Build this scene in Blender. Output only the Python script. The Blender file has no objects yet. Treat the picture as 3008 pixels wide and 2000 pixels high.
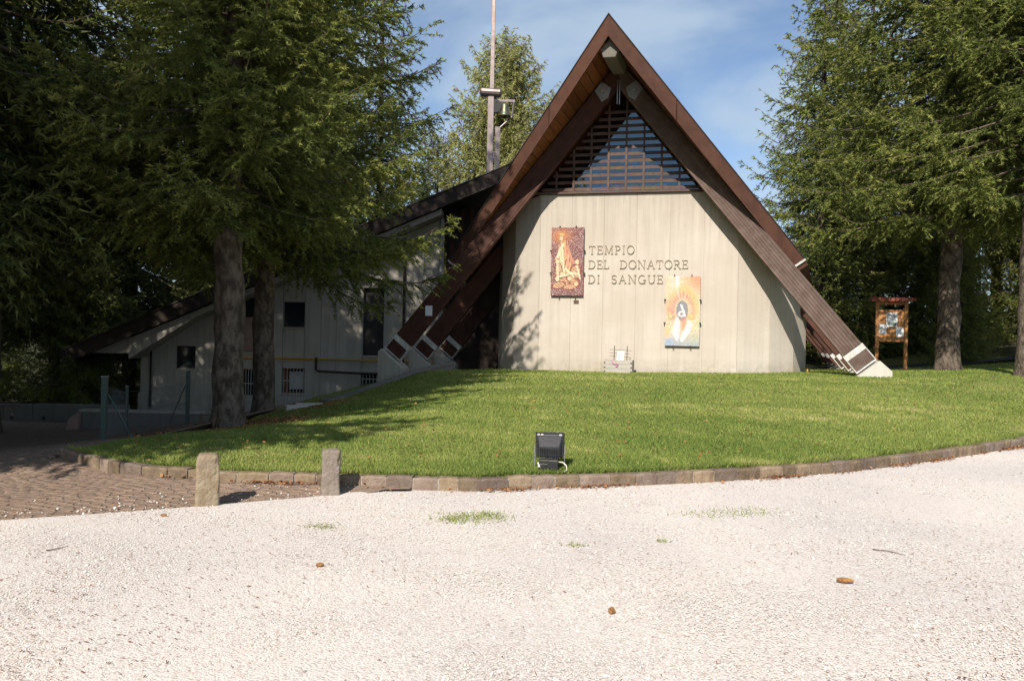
import bpy, math, random
import numpy as np
from mathutils import Vector, Matrix
random.seed(7); rng = np.random.default_rng(7)
R = math.radians
S = bpy.context.scene
COL = S.collection

# ------------------------------------------------------------------ camera, sky, sun, exposure
CAM_H = 1.6
cd = bpy.data.cameras.new('camera'); cam = bpy.data.objects.new('camera', cd); COL.objects.link(cam)
cam.location = (0, 0, CAM_H); cam.rotation_euler = (Matrix.Rotation(R(90), 3, 'X') @ Matrix.Rotation(R(1.2), 3, 'Z')).to_euler()
cd.sensor_width = 23.7; cd.lens = 18.0; cd.clip_start = 0.05; cd.clip_end = 6000
S.camera = cam
SUN_AZ, SUN_EL = 20.0, 39.0          # shadows fall SUN_AZ degrees to the right of straight ahead
to_sun = Vector((-math.sin(R(SUN_AZ)) * math.cos(R(SUN_EL)), -math.cos(R(SUN_AZ)) * math.cos(R(SUN_EL)), math.sin(R(SUN_EL))))
sd = bpy.data.lights.new('sun', 'SUN'); sun = bpy.data.objects.new('sun', sd); COL.objects.link(sun)
sd.energy = 5.0; sd.angle = R(0.53); sd.color = (1.0, 0.93, 0.83)
sun.rotation_euler = to_sun.to_track_quat('Z', 'Y').to_euler(); sun.location = (-10, -20, 30)
W = bpy.data.worlds.new('World'); S.world = W; W.use_nodes = True
wn, wl = W.node_tree.nodes, W.node_tree.links
wn.clear()
def wnode(t, **k):
    n = wn.new(t)
    for a, b in k.items(): setattr(n, a, b)
    return n
sky = wnode('ShaderNodeTexSky', sky_type='NISHITA', sun_disc=False)
sky.sun_elevation = R(SUN_EL); sky.sun_rotation = math.atan2(to_sun.x, to_sun.y)
sky.altitude = 900; sky.air_density = 1.0; sky.dust_density = 0.6; sky.ozone_density = 1.6
tc = wnode('ShaderNodeTexCoord'); sep = wnode('ShaderNodeSeparateXYZ'); wl.new(tc.outputs['Generated'], sep.inputs[0])
ad = wnode('ShaderNodeMath', operation='ADD'); ad.inputs[1].default_value = 0.25; wl.new(sep.outputs['Z'], ad.inputs[0])
mx = wnode('ShaderNodeMath', operation='MAXIMUM'); mx.inputs[1].default_value = 0.12; wl.new(ad.outputs[0], mx.inputs[0])
dx = wnode('ShaderNodeMath', operation='DIVIDE'); wl.new(sep.outputs['X'], dx.inputs[0]); wl.new(mx.outputs[0], dx.inputs[1])
dy = wnode('ShaderNodeMath', operation='DIVIDE'); wl.new(sep.outputs['Y'], dy.inputs[0]); wl.new(mx.outputs[0], dy.inputs[1])
cb = wnode('ShaderNodeCombineXYZ'); wl.new(dx.outputs[0], cb.inputs[0]); wl.new(dy.outputs[0], cb.inputs[1])
nz = wnode('ShaderNodeTexNoise'); nz.inputs['Scale'].default_value = 1.9; nz.inputs['Detail'].default_value = 6; nz.inputs['Roughness'].default_value = 0.52
nz.inputs['Distortion'].default_value = 0.4
wl.new(cb.outputs[0], nz.inputs['Vector'])
rp = wnode('ShaderNodeMapRange'); rp.inputs[1].default_value = 0.35; rp.inputs[2].default_value = 0.62; rp.inputs[3].default_value = 0.0; rp.inputs[4].default_value = 0.8
rp.interpolation_type = 'SMOOTHSTEP'
wl.new(nz.outputs['Fac'], rp.inputs[0])
mixc = wnode('ShaderNodeMix', data_type='RGBA'); mixc.inputs['B'].default_value = (3.7, 4.6, 5.6, 1)
wl.new(rp.outputs[0], mixc.inputs['Factor']); wl.new(sky.outputs[0], mixc.inputs['A'])
bg = wnode('ShaderNodeBackground'); bg.inputs['Strength'].default_value = 0.1
wl.new(mixc.outputs['Result'], bg.inputs['Color'])
wo = wnode('ShaderNodeOutputWorld'); wl.new(bg.outputs[0], wo.inputs['Surface'])
vs = S.view_settings; vs.view_transform = 'Standard'; vs.look = 'None'; vs.gamma = 1.0; vs.use_curve_mapping = False; vs.exposure = 0.5

# ------------------------------------------------------------------ helpers
F_PX, RR = 2285.0, R(1.2)
def atY(px, py, Y):
    a, b = px - 1504.0, py - 1000.0
    return Vector(((a * math.cos(RR) + b * math.sin(RR)) / F_PX * Y, Y, CAM_H - (-a * math.sin(RR) + b * math.cos(RR)) / F_PX * Y))

def fast_mesh(name, verts, faces, attrs=None):
    """verts (n,3), faces (m,k) all the same size, attrs {name: (domain, type, values)}"""
    me = bpy.data.meshes.new(name)
    verts = np.asarray(verts, np.float32); faces = np.asarray(faces, np.int32)
    n, (m, k) = len(verts), faces.shape
    me.vertices.add(n); me.vertices.foreach_set('co', verts.ravel())
    me.loops.add(m * k); me.loops.foreach_set('vertex_index', faces.ravel())
    me.polygons.add(m); me.polygons.foreach_set('loop_start', np.arange(0, m * k, k, dtype=np.int32))
    for an, (dom, ty, val) in (attrs or {}).items():
        at = me.attributes.new(an, ty, dom)
        at.data.foreach_set('value' if ty == 'FLOAT' else 'color', np.asarray(val, np.float32).ravel())
    me.update(calc_edges=True); me.validate()
    return me

class MB:
    """collects simple shapes and links them as one mesh object"""
    def __init__(s): s.v = []; s.f = []
    def add(s, v, f):
        o = len(s.v); s.v += [tuple(p) for p in v]; s.f += [tuple(i + o for i in q) for q in f]; return s
    def box(s, x0, x1, y0, y1, z0, z1, M=None):
        v = [(x0,y0,z0),(x1,y0,z0),(x1,y1,z0),(x0,y1,z0),(x0,y0,z1),(x1,y0,z1),(x1,y1,z1),(x0,y1,z1)]
        if M is not None: v = [M @ Vector(p) for p in v]
        return s.add(v, [(0,3,2,1),(4,5,6,7),(0,1,5,4),(1,2,6,5),(2,3,7,6),(3,0,4,7)])
    def prism(s, poly, axis, a0, a1):
        """poly of (p,q) in the plane across axis; axis 'y': (x,z), 'z': (x,y), 'x': (y,z)"""
        n = len(poly)
        mk = {'y': lambda p, q, a: (p, a, q), 'z': lambda p, q, a: (p, q, a), 'x': lambda p, q, a: (a, p, q)}[axis]
        v = [mk(p, q, a0) for p, q in poly] + [mk(p, q, a1) for p, q in poly]
        f = [tuple(range(n)), tuple(range(2*n-1, n-1, -1))] + [(i, i+n, (i+1)%n+n, (i+1)%n) for i in range(n)]
        return s.add(v, f)
    def hexa(s, b, t):
        """8 corners: 4 bottom, 4 top in the same order"""
        return s.add(list(b) + list(t), [(0,3,2,1),(4,5,6,7),(0,1,5,4),(1,2,6,5),(2,3,7,6),(3,0,4,7)])
    def tube(s, path, rad, n=8, caps=True):
        path = [Vector(p) for p in path]; rad = rad if hasattr(rad, '__len__') else [rad] * len(path)
        up = Vector((0, 0, 1)); v = []; f = []
        for i, p in enumerate(path):
            d = (path[min(i+1, len(path)-1)] - path[max(i-1, 0)]).normalized()
            a = d.cross(up)
            if a.length < 1e-3: a = d.cross(Vector((1, 0, 0)))
            a.normalize(); b = d.cross(a)
            for k in range(n):
                w = 2 * math.pi * k / n
                v.append(p + (a * math.cos(w) + b * math.sin(w)) * rad[i])
        for i in range(len(path) - 1):
            for k in range(n):
                f.append((i*n+k, i*n+(k+1)%n, (i+1)*n+(k+1)%n, (i+1)*n+k))
        if caps: f += [tuple(range(n-1, -1, -1)), tuple(range((len(path)-1)*n, len(path)*n))]
        return s.add(v, f)
    def lathe(s, prof, n=16, c=(0, 0, 0)):
        v = []; f = []
        for (r_, z) in prof:
            for k in range(n):
                w = 2 * math.pi * k / n
                v.append((c[0] + r_ * math.cos(w), c[1] + r_ * math.sin(w), c[2] + z))
        for i in range(len(prof) - 1):
            for k in range(n): f.append((i*n+k, i*n+(k+1)%n, (i+1)*n+(k+1)%n, (i+1)*n+k))
        f += [tuple(range(n-1, -1, -1)), tuple(range((len(prof)-1)*n, len(prof)*n))]
        return s.add(v, f)
    def build(s, name, mat, parent=None, smooth=False, bevel=0, loc=None):
        me = bpy.data.meshes.new(name); me.from_pydata(s.v, [], s.f); me.update()
        import bmesh
        bm = bmesh.new(); bm.from_mesh(me); bmesh.ops.recalc_face_normals(bm, faces=bm.faces); bm.to_mesh(me); bm.free()
        return link(name, me, mat, parent, smooth, bevel, loc)

def link(name, me, mat, parent=None, smooth=False, bevel=0, loc=None):
    o = bpy.data.objects.new(name, me); COL.objects.link(o)
    if mat is not None and not me.materials: me.materials.append(mat)
    if parent is not None: o.parent = parent
    if loc is not None: o.location = loc
    if smooth: me.polygons.foreach_set('use_smooth', [True] * len(me.polygons))
    if bevel:
        b = o.modifiers.new('bevel', 'BEVEL'); b.width = bevel; b.segments = 2; b.limit_method = 'ANGLE'
    return o
def tag(o, label=None, cat=None, group=None, kind=None):
    if label: o['label'] = label
    if cat: o['category'] = cat
    if group: o['group'] = group
    if kind: o['kind'] = kind
    return o
def thing(name, label, cat, loc=(0, 0, 0), rz=0, group=None):
    o = bpy.data.objects.new(name, None); COL.objects.link(o); o.location = loc; o.rotation_euler.z = rz; o.empty_display_size = 0.2
    return tag(o, label, cat, group)

# ------------------------------------------------------------------ materials
def mat(name, col, rough=0.8, var=None, scale=5, detail=5, bump=0, bscale=None, stretch=(1, 1, 1), metal=0, spec=0.3, tint=None, coord='Object', ramp=(0.35, 0.65), rnd=0):
    m = bpy.data.materials.new(name); m.use_nodes = True
    nt = m.node_tree; n, l = nt.nodes, nt.links; b = n['Principled BSDF']
    b.inputs['Roughness'].default_value = rough; b.inputs['Metallic'].default_value = metal; b.inputs['Specular IOR Level'].default_value = spec
    b.inputs['Base Color'].default_value = (*col, 1)
    if var is not None or bump:
        t = n.new('ShaderNodeTexCoord'); mp = n.new('ShaderNodeMapping'); mp.inputs['Scale'].default_value = stretch
        l.new(t.outputs[coord], mp.inputs['Vector'])
    if var is not None:
        z = n.new('ShaderNodeTexNoise'); z.inputs['Scale'].default_value = scale; z.inputs['Detail'].default_value = detail; z.inputs['Roughness'].default_value = 0.6
        l.new(mp.outputs[0], z.inputs['Vector'])
        r = n.new('ShaderNodeMapRange'); r.inputs[1].default_value = ramp[0]; r.inputs[2].default_value = ramp[1]; l.new(z.outputs['Fac'], r.inputs[0])
        x = n.new('ShaderNodeMix'); x.data_type = 'RGBA'; x.inputs['A'].default_value = (*col, 1); x.inputs['B'].default_value = (*var, 1)
        l.new(r.outputs[0], x.inputs['Factor']); l.new(x.outputs['Result'], b.inputs['Base Color'])
    if rnd:
        oi = n.new('ShaderNodeObjectInfo'); mr = n.new('ShaderNodeMapRange'); mr.inputs[3].default_value = 1 - rnd; mr.inputs[4].default_value = 1 + rnd; l.new(oi.outputs['Random'], mr.inputs[0])
        hs = n.new('ShaderNodeHueSaturation'); l.new(mr.outputs[0], hs.inputs['Value'])
        if var is not None: l.new(x.outputs['Result'], hs.inputs['Color'])
        else: hs.inputs['Color'].default_value = (*col, 1)
        l.new(hs.outputs[0], b.inputs['Base Color'])
    if bump:
        z2 = n.new('ShaderNodeTexNoise'); z2.inputs['Scale'].default_value = bscale or scale * 4; z2.inputs['Detail'].default_value = 6
        l.new(mp.outputs[0], z2.inputs['Vector'])
        bp = n.new('ShaderNodeBump'); bp.inputs['Strength'].default_value = 1; bp.inputs['Distance'].default_value = bump
        l.new(z2.outputs['Fac'], bp.inputs['Height']); l.new(bp.outputs[0], b.inputs['Normal'])
    return m
def attr_mat(name, cols, rough=0.7, attr='tint', trans=0.0, spec=0.2):
    """colour ramp over a per-face random value stored on the mesh"""
    m = bpy.data.materials.new(name); m.use_nodes = True; nt = m.node_tree; n, l = nt.nodes, nt.links; b = n['Principled BSDF']
    a = n.new('ShaderNodeAttribute'); a.attribute_name = attr
    r = n.new('ShaderNodeValToRGB'); e = r.color_ramp.elements
    for i, (p, c) in enumerate(cols):
        q = e[i] if i < 2 else e.new(p)
        q.position = p; q.color = (*c, 1)
    l.new(a.outputs['Fac'], r.inputs[0]); l.new(r.outputs[0], b.inputs['Base Color'])
    b.inputs['Roughness'].default_value = rough; b.inputs['Specular IOR Level'].default_value = spec
    if trans:
        t = n.new('ShaderNodeBsdfTranslucent'); l.new(r.outputs[0], t.inputs['Color'])
        x = n.new('ShaderNodeMixShader'); x.inputs[0].default_value = trans
        l.new(b.outputs[0], x.inputs[1]); l.new(t.outputs[0], x.inputs[2]); l.new(x.outputs[0], n['Material Output'].inputs[0])
    return m
def colour_attr_mat(name, rough=0.5, spec=0.4):
    m = bpy.data.materials.new(name); m.use_nodes = True; nt = m.node_tree; n, l = nt.nodes, nt.links; b = n['Principled BSDF']
    a = n.new('ShaderNodeAttribute'); a.attribute_name = 'tile'; l.new(a.outputs['Color'], b.inputs['Base Color'])
    b.inputs['Roughness'].default_value = rough; b.inputs['Specular IOR Level'].default_value = spec
    return m

def concrete_mat(name, base, dark, light, streak=0.6, z_top=None, z_base=None):
    m = bpy.data.materials.new(name); m.use_nodes = True; nt = m.node_tree; n, l = nt.nodes, nt.links; b = n['Principled BSDF']
    b.inputs['Roughness'].default_value = 0.9; b.inputs['Specular IOR Level'].default_value = 0.15
    t = n.new('ShaderNodeTexCoord')
    def noise(scale, stretch, lo, hi, detail=5):
        mp = n.new('ShaderNodeMapping'); mp.inputs['Scale'].default_value = stretch; l.new(t.outputs['Object'], mp.inputs['Vector'])
        z = n.new('ShaderNodeTexNoise'); z.inputs['Scale'].default_value = scale; z.inputs['Detail'].default_value = detail; z.inputs['Roughness'].default_value = 0.62
        l.new(mp.outputs[0], z.inputs['Vector'])
        r = n.new('ShaderNodeMapRange'); r.inputs[1].default_value = lo; r.inputs[2].default_value = hi; l.new(z.outputs['Fac'], r.inputs[0]); return r.outputs[0]
    def mix(f, A, B, k=1.0):
        if k != 1.0:
            mu = n.new('ShaderNodeMath'); mu.operation = 'MULTIPLY'; mu.inputs[1].default_value = k; l.new(f, mu.inputs[0]); f = mu.outputs[0]
        x = n.new('ShaderNodeMix'); x.data_type = 'RGBA'; l.new(f, x.inputs['Factor'])
        for s_, v_ in (('A', A), ('B', B)):
            if isinstance(v_, tuple): x.inputs[s_].default_value = (*v_, 1)
            else: l.new(v_, x.inputs[s_])
        return x.outputs['Result']
    c = mix(noise(0.55, (1, 1, 1), 0.42, 0.66), base, light, 0.8)            # big pale clouds
    c = mix(noise(9, (1, 1, 0.035), 0.45, 0.75), c, dark, streak)            # rain streaks / board marks
    c = mix(noise(28, (1, 1, 0.02), 0.5, 0.8), c, dark, streak * 0.5)
    c = mix(noise(30, (1, 1, 1), 0.5, 0.8), c, dark, 0.3)
    def zmask(z0, z1, f):
        sp = n.new('ShaderNodeSeparateXYZ'); l.new(t.outputs['Object'], sp.inputs[0]); r = n.new('ShaderNodeMapRange'); r.inputs[1].default_value = z0; r.inputs[2].default_value = z1; l.new(sp.outputs['Z'], r.inputs[0])
        mu = n.new('ShaderNodeMath'); mu.operation = 'MULTIPLY'; l.new(r.outputs[0], mu.inputs[0]); l.new(f, mu.inputs[1]); return mu.outputs[0]
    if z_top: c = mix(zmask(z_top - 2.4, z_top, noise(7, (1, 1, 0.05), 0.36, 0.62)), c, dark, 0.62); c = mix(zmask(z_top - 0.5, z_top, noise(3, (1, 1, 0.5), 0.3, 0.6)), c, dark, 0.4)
    if z_base: c = mix(zmask(z_base + 0.55, z_base, noise(5, (1, 1, 1), 0.3, 0.65)), c, (dark[0] * .8, dark[1] * .82, dark[2] * .75), 0.75)
    l.new(c, b.inputs['Base Color'])
    z2 = n.new('ShaderNodeTexNoise'); z2.inputs['Scale'].default_value = 60; z2.inputs['Detail'].default_value = 5; l.new(t.outputs['Object'], z2.inputs['Vector'])
    bp = n.new('ShaderNodeBump'); bp.inputs['Distance'].default_value = 0.006; bp.inputs['Strength'].default_value = 0.7; l.new(z2.outputs['Fac'], bp.inputs['Height']); l.new(bp.outputs[0], b.inputs['Normal'])
    return m

def glass_mat(name, col=(0.02, 0.025, 0.03), rough=0.05):
    m = mat(name, col, rough=rough, spec=0.6); return m
def clear_glass(name):
    m = bpy.data.materials.new(name); m.use_nodes = True; nt = m.node_tree; n, l = nt.nodes, nt.links
    n.remove(n['Principled BSDF'])
    t = n.new('ShaderNodeBsdfTransparent'); t.inputs[0].default_value = (0.36, 0.4, 0.42, 1)
    g = n.new('ShaderNodeBsdfGlossy'); g.inputs['Roughness'].default_value = 0.02
    fr = n.new('ShaderNodeFresnel'); fr.inputs[0].default_value = 1.5
    x = n.new('ShaderNodeMixShader'); l.new(fr.outputs[0], x.inputs[0]); l.new(t.outputs[0], x.inputs[1]); l.new(g.outputs[0], x.inputs[2])
    l.new(x.outputs[0], n['Material Output'].inputs[0]); return m

M = dict(
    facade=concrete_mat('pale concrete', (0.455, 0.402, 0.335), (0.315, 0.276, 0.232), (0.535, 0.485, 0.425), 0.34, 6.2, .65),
    wing=concrete_mat('grey concrete', (0.41, 0.375, 0.32), (0.25, 0.225, 0.19), (0.46, 0.43, 0.38), 0.6),
    darkwall=concrete_mat('dark concrete', (0.17, 0.16, 0.14), (0.1, 0.095, 0.08), (0.2, 0.19, 0.17), 0.6),  # darker grey concrete for low walls and rear footings
    foot=concrete_mat('foot concrete', (0.5, 0.47, 0.41), (0.33, 0.3, 0.26), (0.58, 0.54, 0.5), 0.35),
    beam=mat('red brown stained timber', (0.048, 0.0185, 0.012), 0.7, (0.08, 0.032, 0.02), 3, bump=0.003, bscale=40, rnd=.15),
    verge=mat('brown painted verge', (0.056, 0.023, 0.0135), 0.7, (0.082, 0.035, 0.021), 2.5, 8, bump=0.002, bscale=60, rnd=.1),
    weathered=mat('weathered grey brown timber', (0.095, 0.063, 0.05), 0.9, (0.14, 0.1, 0.083), 4, 8, bump=0.003, bscale=50, rnd=.13),
    soffit=mat('varnished pine boards', (0.2, 0.072, 0.02), 0.55, (0.12, 0.042, 0.013), 3, 6, stretch=(6, 0.6, 6), rnd=.3),
    slat=mat('dark brown slats', (0.065, 0.036, 0.026), 0.6, (0.1, 0.06, 0.044), 6, rnd=.15),
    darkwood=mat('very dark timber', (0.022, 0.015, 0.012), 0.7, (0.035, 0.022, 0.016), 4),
    roofmetal=mat('dark roof sheet', (0.045, 0.04, 0.037), 0.5, (0.07, 0.062, 0.058), 3, metal=0.3),
    white=mat('white painted steel', (0.62, 0.6, 0.57), 0.55, (0.42, 0.39, 0.35), 9, 8),
    steel=mat('grey galvanised steel', (0.22, 0.21, 0.2), 0.5, (0.3, 0.29, 0.27), 8, metal=0.6),
    bolt=mat('steel bolt', (0.35, 0.34, 0.32), 0.35, metal=0.9),
    ridge=concrete_mat('ridge concrete', (0.15, 0.138, 0.115), (0.1, 0.092, 0.078), (0.18, 0.167, 0.145), 0.3),  # darkened: shade under the roof ridge put into the colour
    letter=mat('bronze letters', (0.23, 0.185, 0.125), 0.6, (0.3, 0.245, 0.18), 10, metal=0.2),
    tile=colour_attr_mat('mosaic tesserae'),
    black=mat('black plastic', (0.018, 0.018, 0.02), 0.4, (0.03, 0.03, 0.033), 20),
    lamp_glass=glass_mat('lamp glass', (0.05, 0.05, 0.055), 0.08),
    cable=mat('white cable', (0.6, 0.55, 0.45), 0.6),
    planter=mat('weathered grey planter wood', (0.33, 0.31, 0.27), 0.9, (0.42, 0.39, 0.34), 8, bump=0.002, bscale=60, stretch=(0.3, 1, 4)),
    paper=mat('white paper', (0.75, 0.76, 0.78), 0.7, (0.68, 0.7, 0.73), 5),
    print=mat('grey print', (0.3, 0.34, 0.37), 0.7, (0.45, 0.48, 0.5), 60),
    green_print=mat('green photo print', (0.07, 0.11, 0.09), 0.7, (0.2, 0.25, 0.22), 30),
    ribbon=mat('pink ribbon', (0.55, 0.2, 0.36), 0.6),
    board=mat('orange stained board', (0.3, 0.13, 0.045), 0.7, (0.4, 0.2, 0.08), 3, 6, bump=0.002, bscale=50, stretch=(3, 3, 0.5)),
    boardroof=mat('red brown roof board', (0.16, 0.04, 0.025), 0.7, (0.22, 0.06, 0.04), 4),
    stone=mat('sandstone bollard', (0.17, 0.122, 0.068), 0.95, (0.27, 0.22, 0.155), 9, 9, bump=0.016, bscale=30, ramp=(.3, .62)),
    stone_grey=mat('grey brown bollard stone', (0.145, 0.115, 0.088), 0.95, (0.235, 0.195, 0.165), 9, 9, bump=0.016, bscale=30, ramp=(.3, .62)),
    kerb=mat('brown kerb stone', (0.135, 0.096, 0.06), 0.95, (0.22, 0.165, 0.112), 7, 9, bump=0.016, bscale=26, rnd=.3),
    kerb_pink=mat('pinkish kerb stone', (0.135, 0.096, 0.074), 0.95, (0.2, 0.155, 0.122), 7, 9, bump=0.016, bscale=26, rnd=.3),
    mortar=mat('pale mortar', (0.27, 0.235, 0.2), 0.95, (0.36, 0.325, 0.29), 20, bump=0.005, bscale=60),
    sett=mat('brown sett', (0.17, 0.115, 0.082), 0.95, (0.24, 0.175, 0.13), 7, 6, bump=0.004, bscale=60, rnd=.15),
    path=mat('path joints', (0.17, 0.12, 0.088), 0.95, (0.23, 0.17, 0.13), 8, 8, bump=0.006, bscale=60),
    bark=mat('spruce bark', (0.058, 0.043, 0.032), 0.95, (0.17, 0.135, 0.104), 7, 9, bump=0.045, bscale=24, stretch=(1, 1, 0.55), ramp=(0.42, 0.62)),
    bark_dark=mat('dark forest bark', (0.05, 0.04, 0.032), 0.95, (0.1, 0.08, 0.06), 6, 8, bump=0.02, bscale=20, stretch=(1, 1, 0.4)),
    twigwood=mat('dry twig wood', (0.09, 0.065, 0.05), 0.9, (0.13, 0.1, 0.08), 10),
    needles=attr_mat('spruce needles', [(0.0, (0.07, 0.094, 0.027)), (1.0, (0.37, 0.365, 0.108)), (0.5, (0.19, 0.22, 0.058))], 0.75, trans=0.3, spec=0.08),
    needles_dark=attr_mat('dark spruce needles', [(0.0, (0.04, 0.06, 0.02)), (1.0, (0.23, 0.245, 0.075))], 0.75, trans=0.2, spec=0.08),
    larch=attr_mat('fresh larch needles', [(0.0, (0.24, 0.25, 0.08)), (1.0, (0.52, 0.5, 0.23))], 0.8, trans=0.4, spec=0.1),
    grass=attr_mat('grass blades', [(0.0, (0.12, 0.18, 0.04)), (1.0, (0.5, 0.44, 0.23)), (0.35, (0.225, 0.285, 0.068)), (0.75, (0.35, 0.365, 0.11))], 0.75, trans=0.3, spec=0.1),
    gravel_bits=attr_mat('crushed limestone', [(0.0, (0.43, 0.375, 0.33)), (1.0, (0.73, 0.685, 0.645)), (0.15, (0.54, 0.475, 0.425)), (0.6, (0.62, 0.55, 0.495))], 0.9, spec=0.1),
    litter=attr_mat('dry leaves', [(0.0, (0.1, 0.035, 0.014)), (1.0, (0.36, 0.19, 0.08)), (0.5, (0.22, 0.085, 0.035))], 0.85),
    cone=mat('pine cone brown', (0.16, 0.07, 0.025), 0.8, (0.3, 0.16, 0.06), 30),
    copper=mat('aged copper cladding', (0.19, 0.15, 0.14), 0.4, (0.26, 0.215, 0.205), 5, metal=0.8),
    verdigris=mat('bronze bell', (0.1, 0.14, 0.11), 0.45, (0.2, 0.13, 0.075), 6, metal=0.7),
    pipe=mat('dark brown pipe', (0.03, 0.02, 0.017), 0.5), yellow=mat('yellow gas pipe', (0.52, 0.27, 0.03), 0.5),
    grey_pipe=mat('grey pipe', (0.28, 0.3, 0.31), 0.5, metal=0.3),
    door=mat('dark door panel', (0.025, 0.023, 0.022), 0.6, (0.035, 0.032, 0.03), 3), pane=glass_mat('dark window pane'),
    curtain=mat('white curtain', (0.5, 0.5, 0.48), 0.9), shutter=mat('terracotta shutter', (0.22, 0.07, 0.03), 0.8), pink=mat('pinkish plaster', (0.3, 0.19, 0.16), 0.9, (0.36, 0.24, 0.2), 2),
    green_post=mat('dark green fence post', (0.06, 0.09, 0.08), 0.5, metal=0.3), wire=mat('fence wire', (0.2, 0.22, 0.22), 0.5, metal=0.5),
    skyglass=clear_glass('gable glass'),
)

def ground_mat(name, c1, c2, c3, s1=0.5, s2=40, bump=0.02):
    m = bpy.data.materials.new(name); m.use_nodes = True; nt = m.node_tree; n, l = nt.nodes, nt.links; b = n['Principled BSDF']
    b.inputs['Roughness'].default_value = 0.95; b.inputs['Specular IOR Level'].default_value = 0.1
    t = n.new('ShaderNodeTexCoord')
    def nz_(sc, lo, hi):
        z = n.new('ShaderNodeTexNoise'); z.inputs['Scale'].default_value = sc; z.inputs['Detail'].default_value = 8; z.inputs['Roughness'].default_value = 0.65; l.new(t.outputs['Object'], z.inputs['Vector'])
        r = n.new('ShaderNodeMapRange'); r.inputs[1].default_value = lo; r.inputs[2].default_value = hi; l.new(z.outputs['Fac'], r.inputs[0]); return r.outputs[0], z
    f1, _ = nz_(s1, 0.35, 0.65); f2, z2 = nz_(s2, 0.35, 0.7)
    x = n.new('ShaderNodeMix'); x.data_type = 'RGBA'; x.inputs['A'].default_value = (*c1, 1); x.inputs['B'].default_value = (*c2, 1); l.new(f1, x.inputs['Factor'])
    y = n.new('ShaderNodeMix'); y.data_type = 'RGBA'; l.new(x.outputs['Result'], y.inputs['A']); y.inputs['B'].default_value = (*c3, 1); l.new(f2, y.inputs['Factor'])
    l.new(y.outputs['Result'], b.inputs['Base Color'])
    bp = n.new('ShaderNodeBump'); bp.inputs['Distance'].default_value = bump; l.new(z2.outputs['Fac'], bp.inputs['Height']); l.new(bp.outputs[0], b.inputs['Normal'])
    return m
M['lawn'] = ground_mat('lawn soil and thatch', (0.185, 0.205, 0.06), (0.3, 0.265, 0.11), (0.145, 0.16, 0.048), 0.9, 60)
M['forest_floor'] = ground_mat('forest floor', (0.075, 0.06, 0.035), (0.06, 0.075, 0.025), (0.05, 0.04, 0.025), 0.4, 12)
M['road'] = ground_mat('old asphalt', (0.06, 0.06, 0.058), (0.075, 0.073, 0.07), (0.05, 0.05, 0.05), 0.5, 30, 0.005)

def gravel_mat():
    m = bpy.data.materials.new('white crushed gravel'); m.use_nodes = True; nt = m.node_tree; n, l = nt.nodes, nt.links; b = n['Principled BSDF']
    b.inputs['Roughness'].default_value = 0.95; b.inputs['Specular IOR Level'].default_value = 0.1
    t = n.new('ShaderNodeTexCoord')
    v = n.new('ShaderNodeTexVoronoi'); v.inputs['Scale'].default_value = 75; l.new(t.outputs['Object'], v.inputs['Vector'])
    r = n.new('ShaderNodeValToRGB'); e = r.color_ramp.elements
    e[0].position = 0; e[0].color = (0.49, 0.43, 0.385, 1); e[1].position = 1; e[1].color = (0.665, 0.61, 0.565, 1); q = e.new(0.35); q.color = (0.595, 0.525, 0.475, 1)
    sx = n.new('ShaderNodeSeparateXYZ'); l.new(v.outputs['Color'], sx.inputs[0]); l.new(sx.outputs[0], r.inputs[0])
    z = n.new('ShaderNodeTexNoise'); z.inputs['Scale'].default_value = 0.45; z.inputs['Detail'].default_value = 6; l.new(t.outputs['Object'], z.inputs['Vector'])
    mr = n.new('ShaderNodeMapRange'); mr.inputs[1].default_value = 0.4; mr.inputs[2].default_value = 0.66; l.new(z.outputs['Fac'], mr.inputs[0])
    x = n.new('ShaderNodeMix'); x.data_type = 'RGBA'; x.blend_type = 'MULTIPLY'; x.inputs['B'].default_value = (0.86, 0.875, 0.9, 1); l.new(mr.outputs[0], x.inputs['Factor']); l.new(r.outputs[0], x.inputs['A'])
    l.new(x.outputs['Result'], b.inputs['Base Color'])
    v2 = n.new('ShaderNodeTexVoronoi'); v2.inputs['Scale'].default_value = 75; v2.feature = 'F1'; l.new(t.outputs['Object'], v2.inputs['Vector'])
    bp = n.new('ShaderNodeBump'); bp.invert = True; bp.inputs['Distance'].default_value = 0.004; l.new(v2.outputs['Distance'], bp.inputs['Height']); l.new(bp.outputs[0], b.inputs['Normal'])
    return m
M['gravel'] = gravel_mat()

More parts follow.
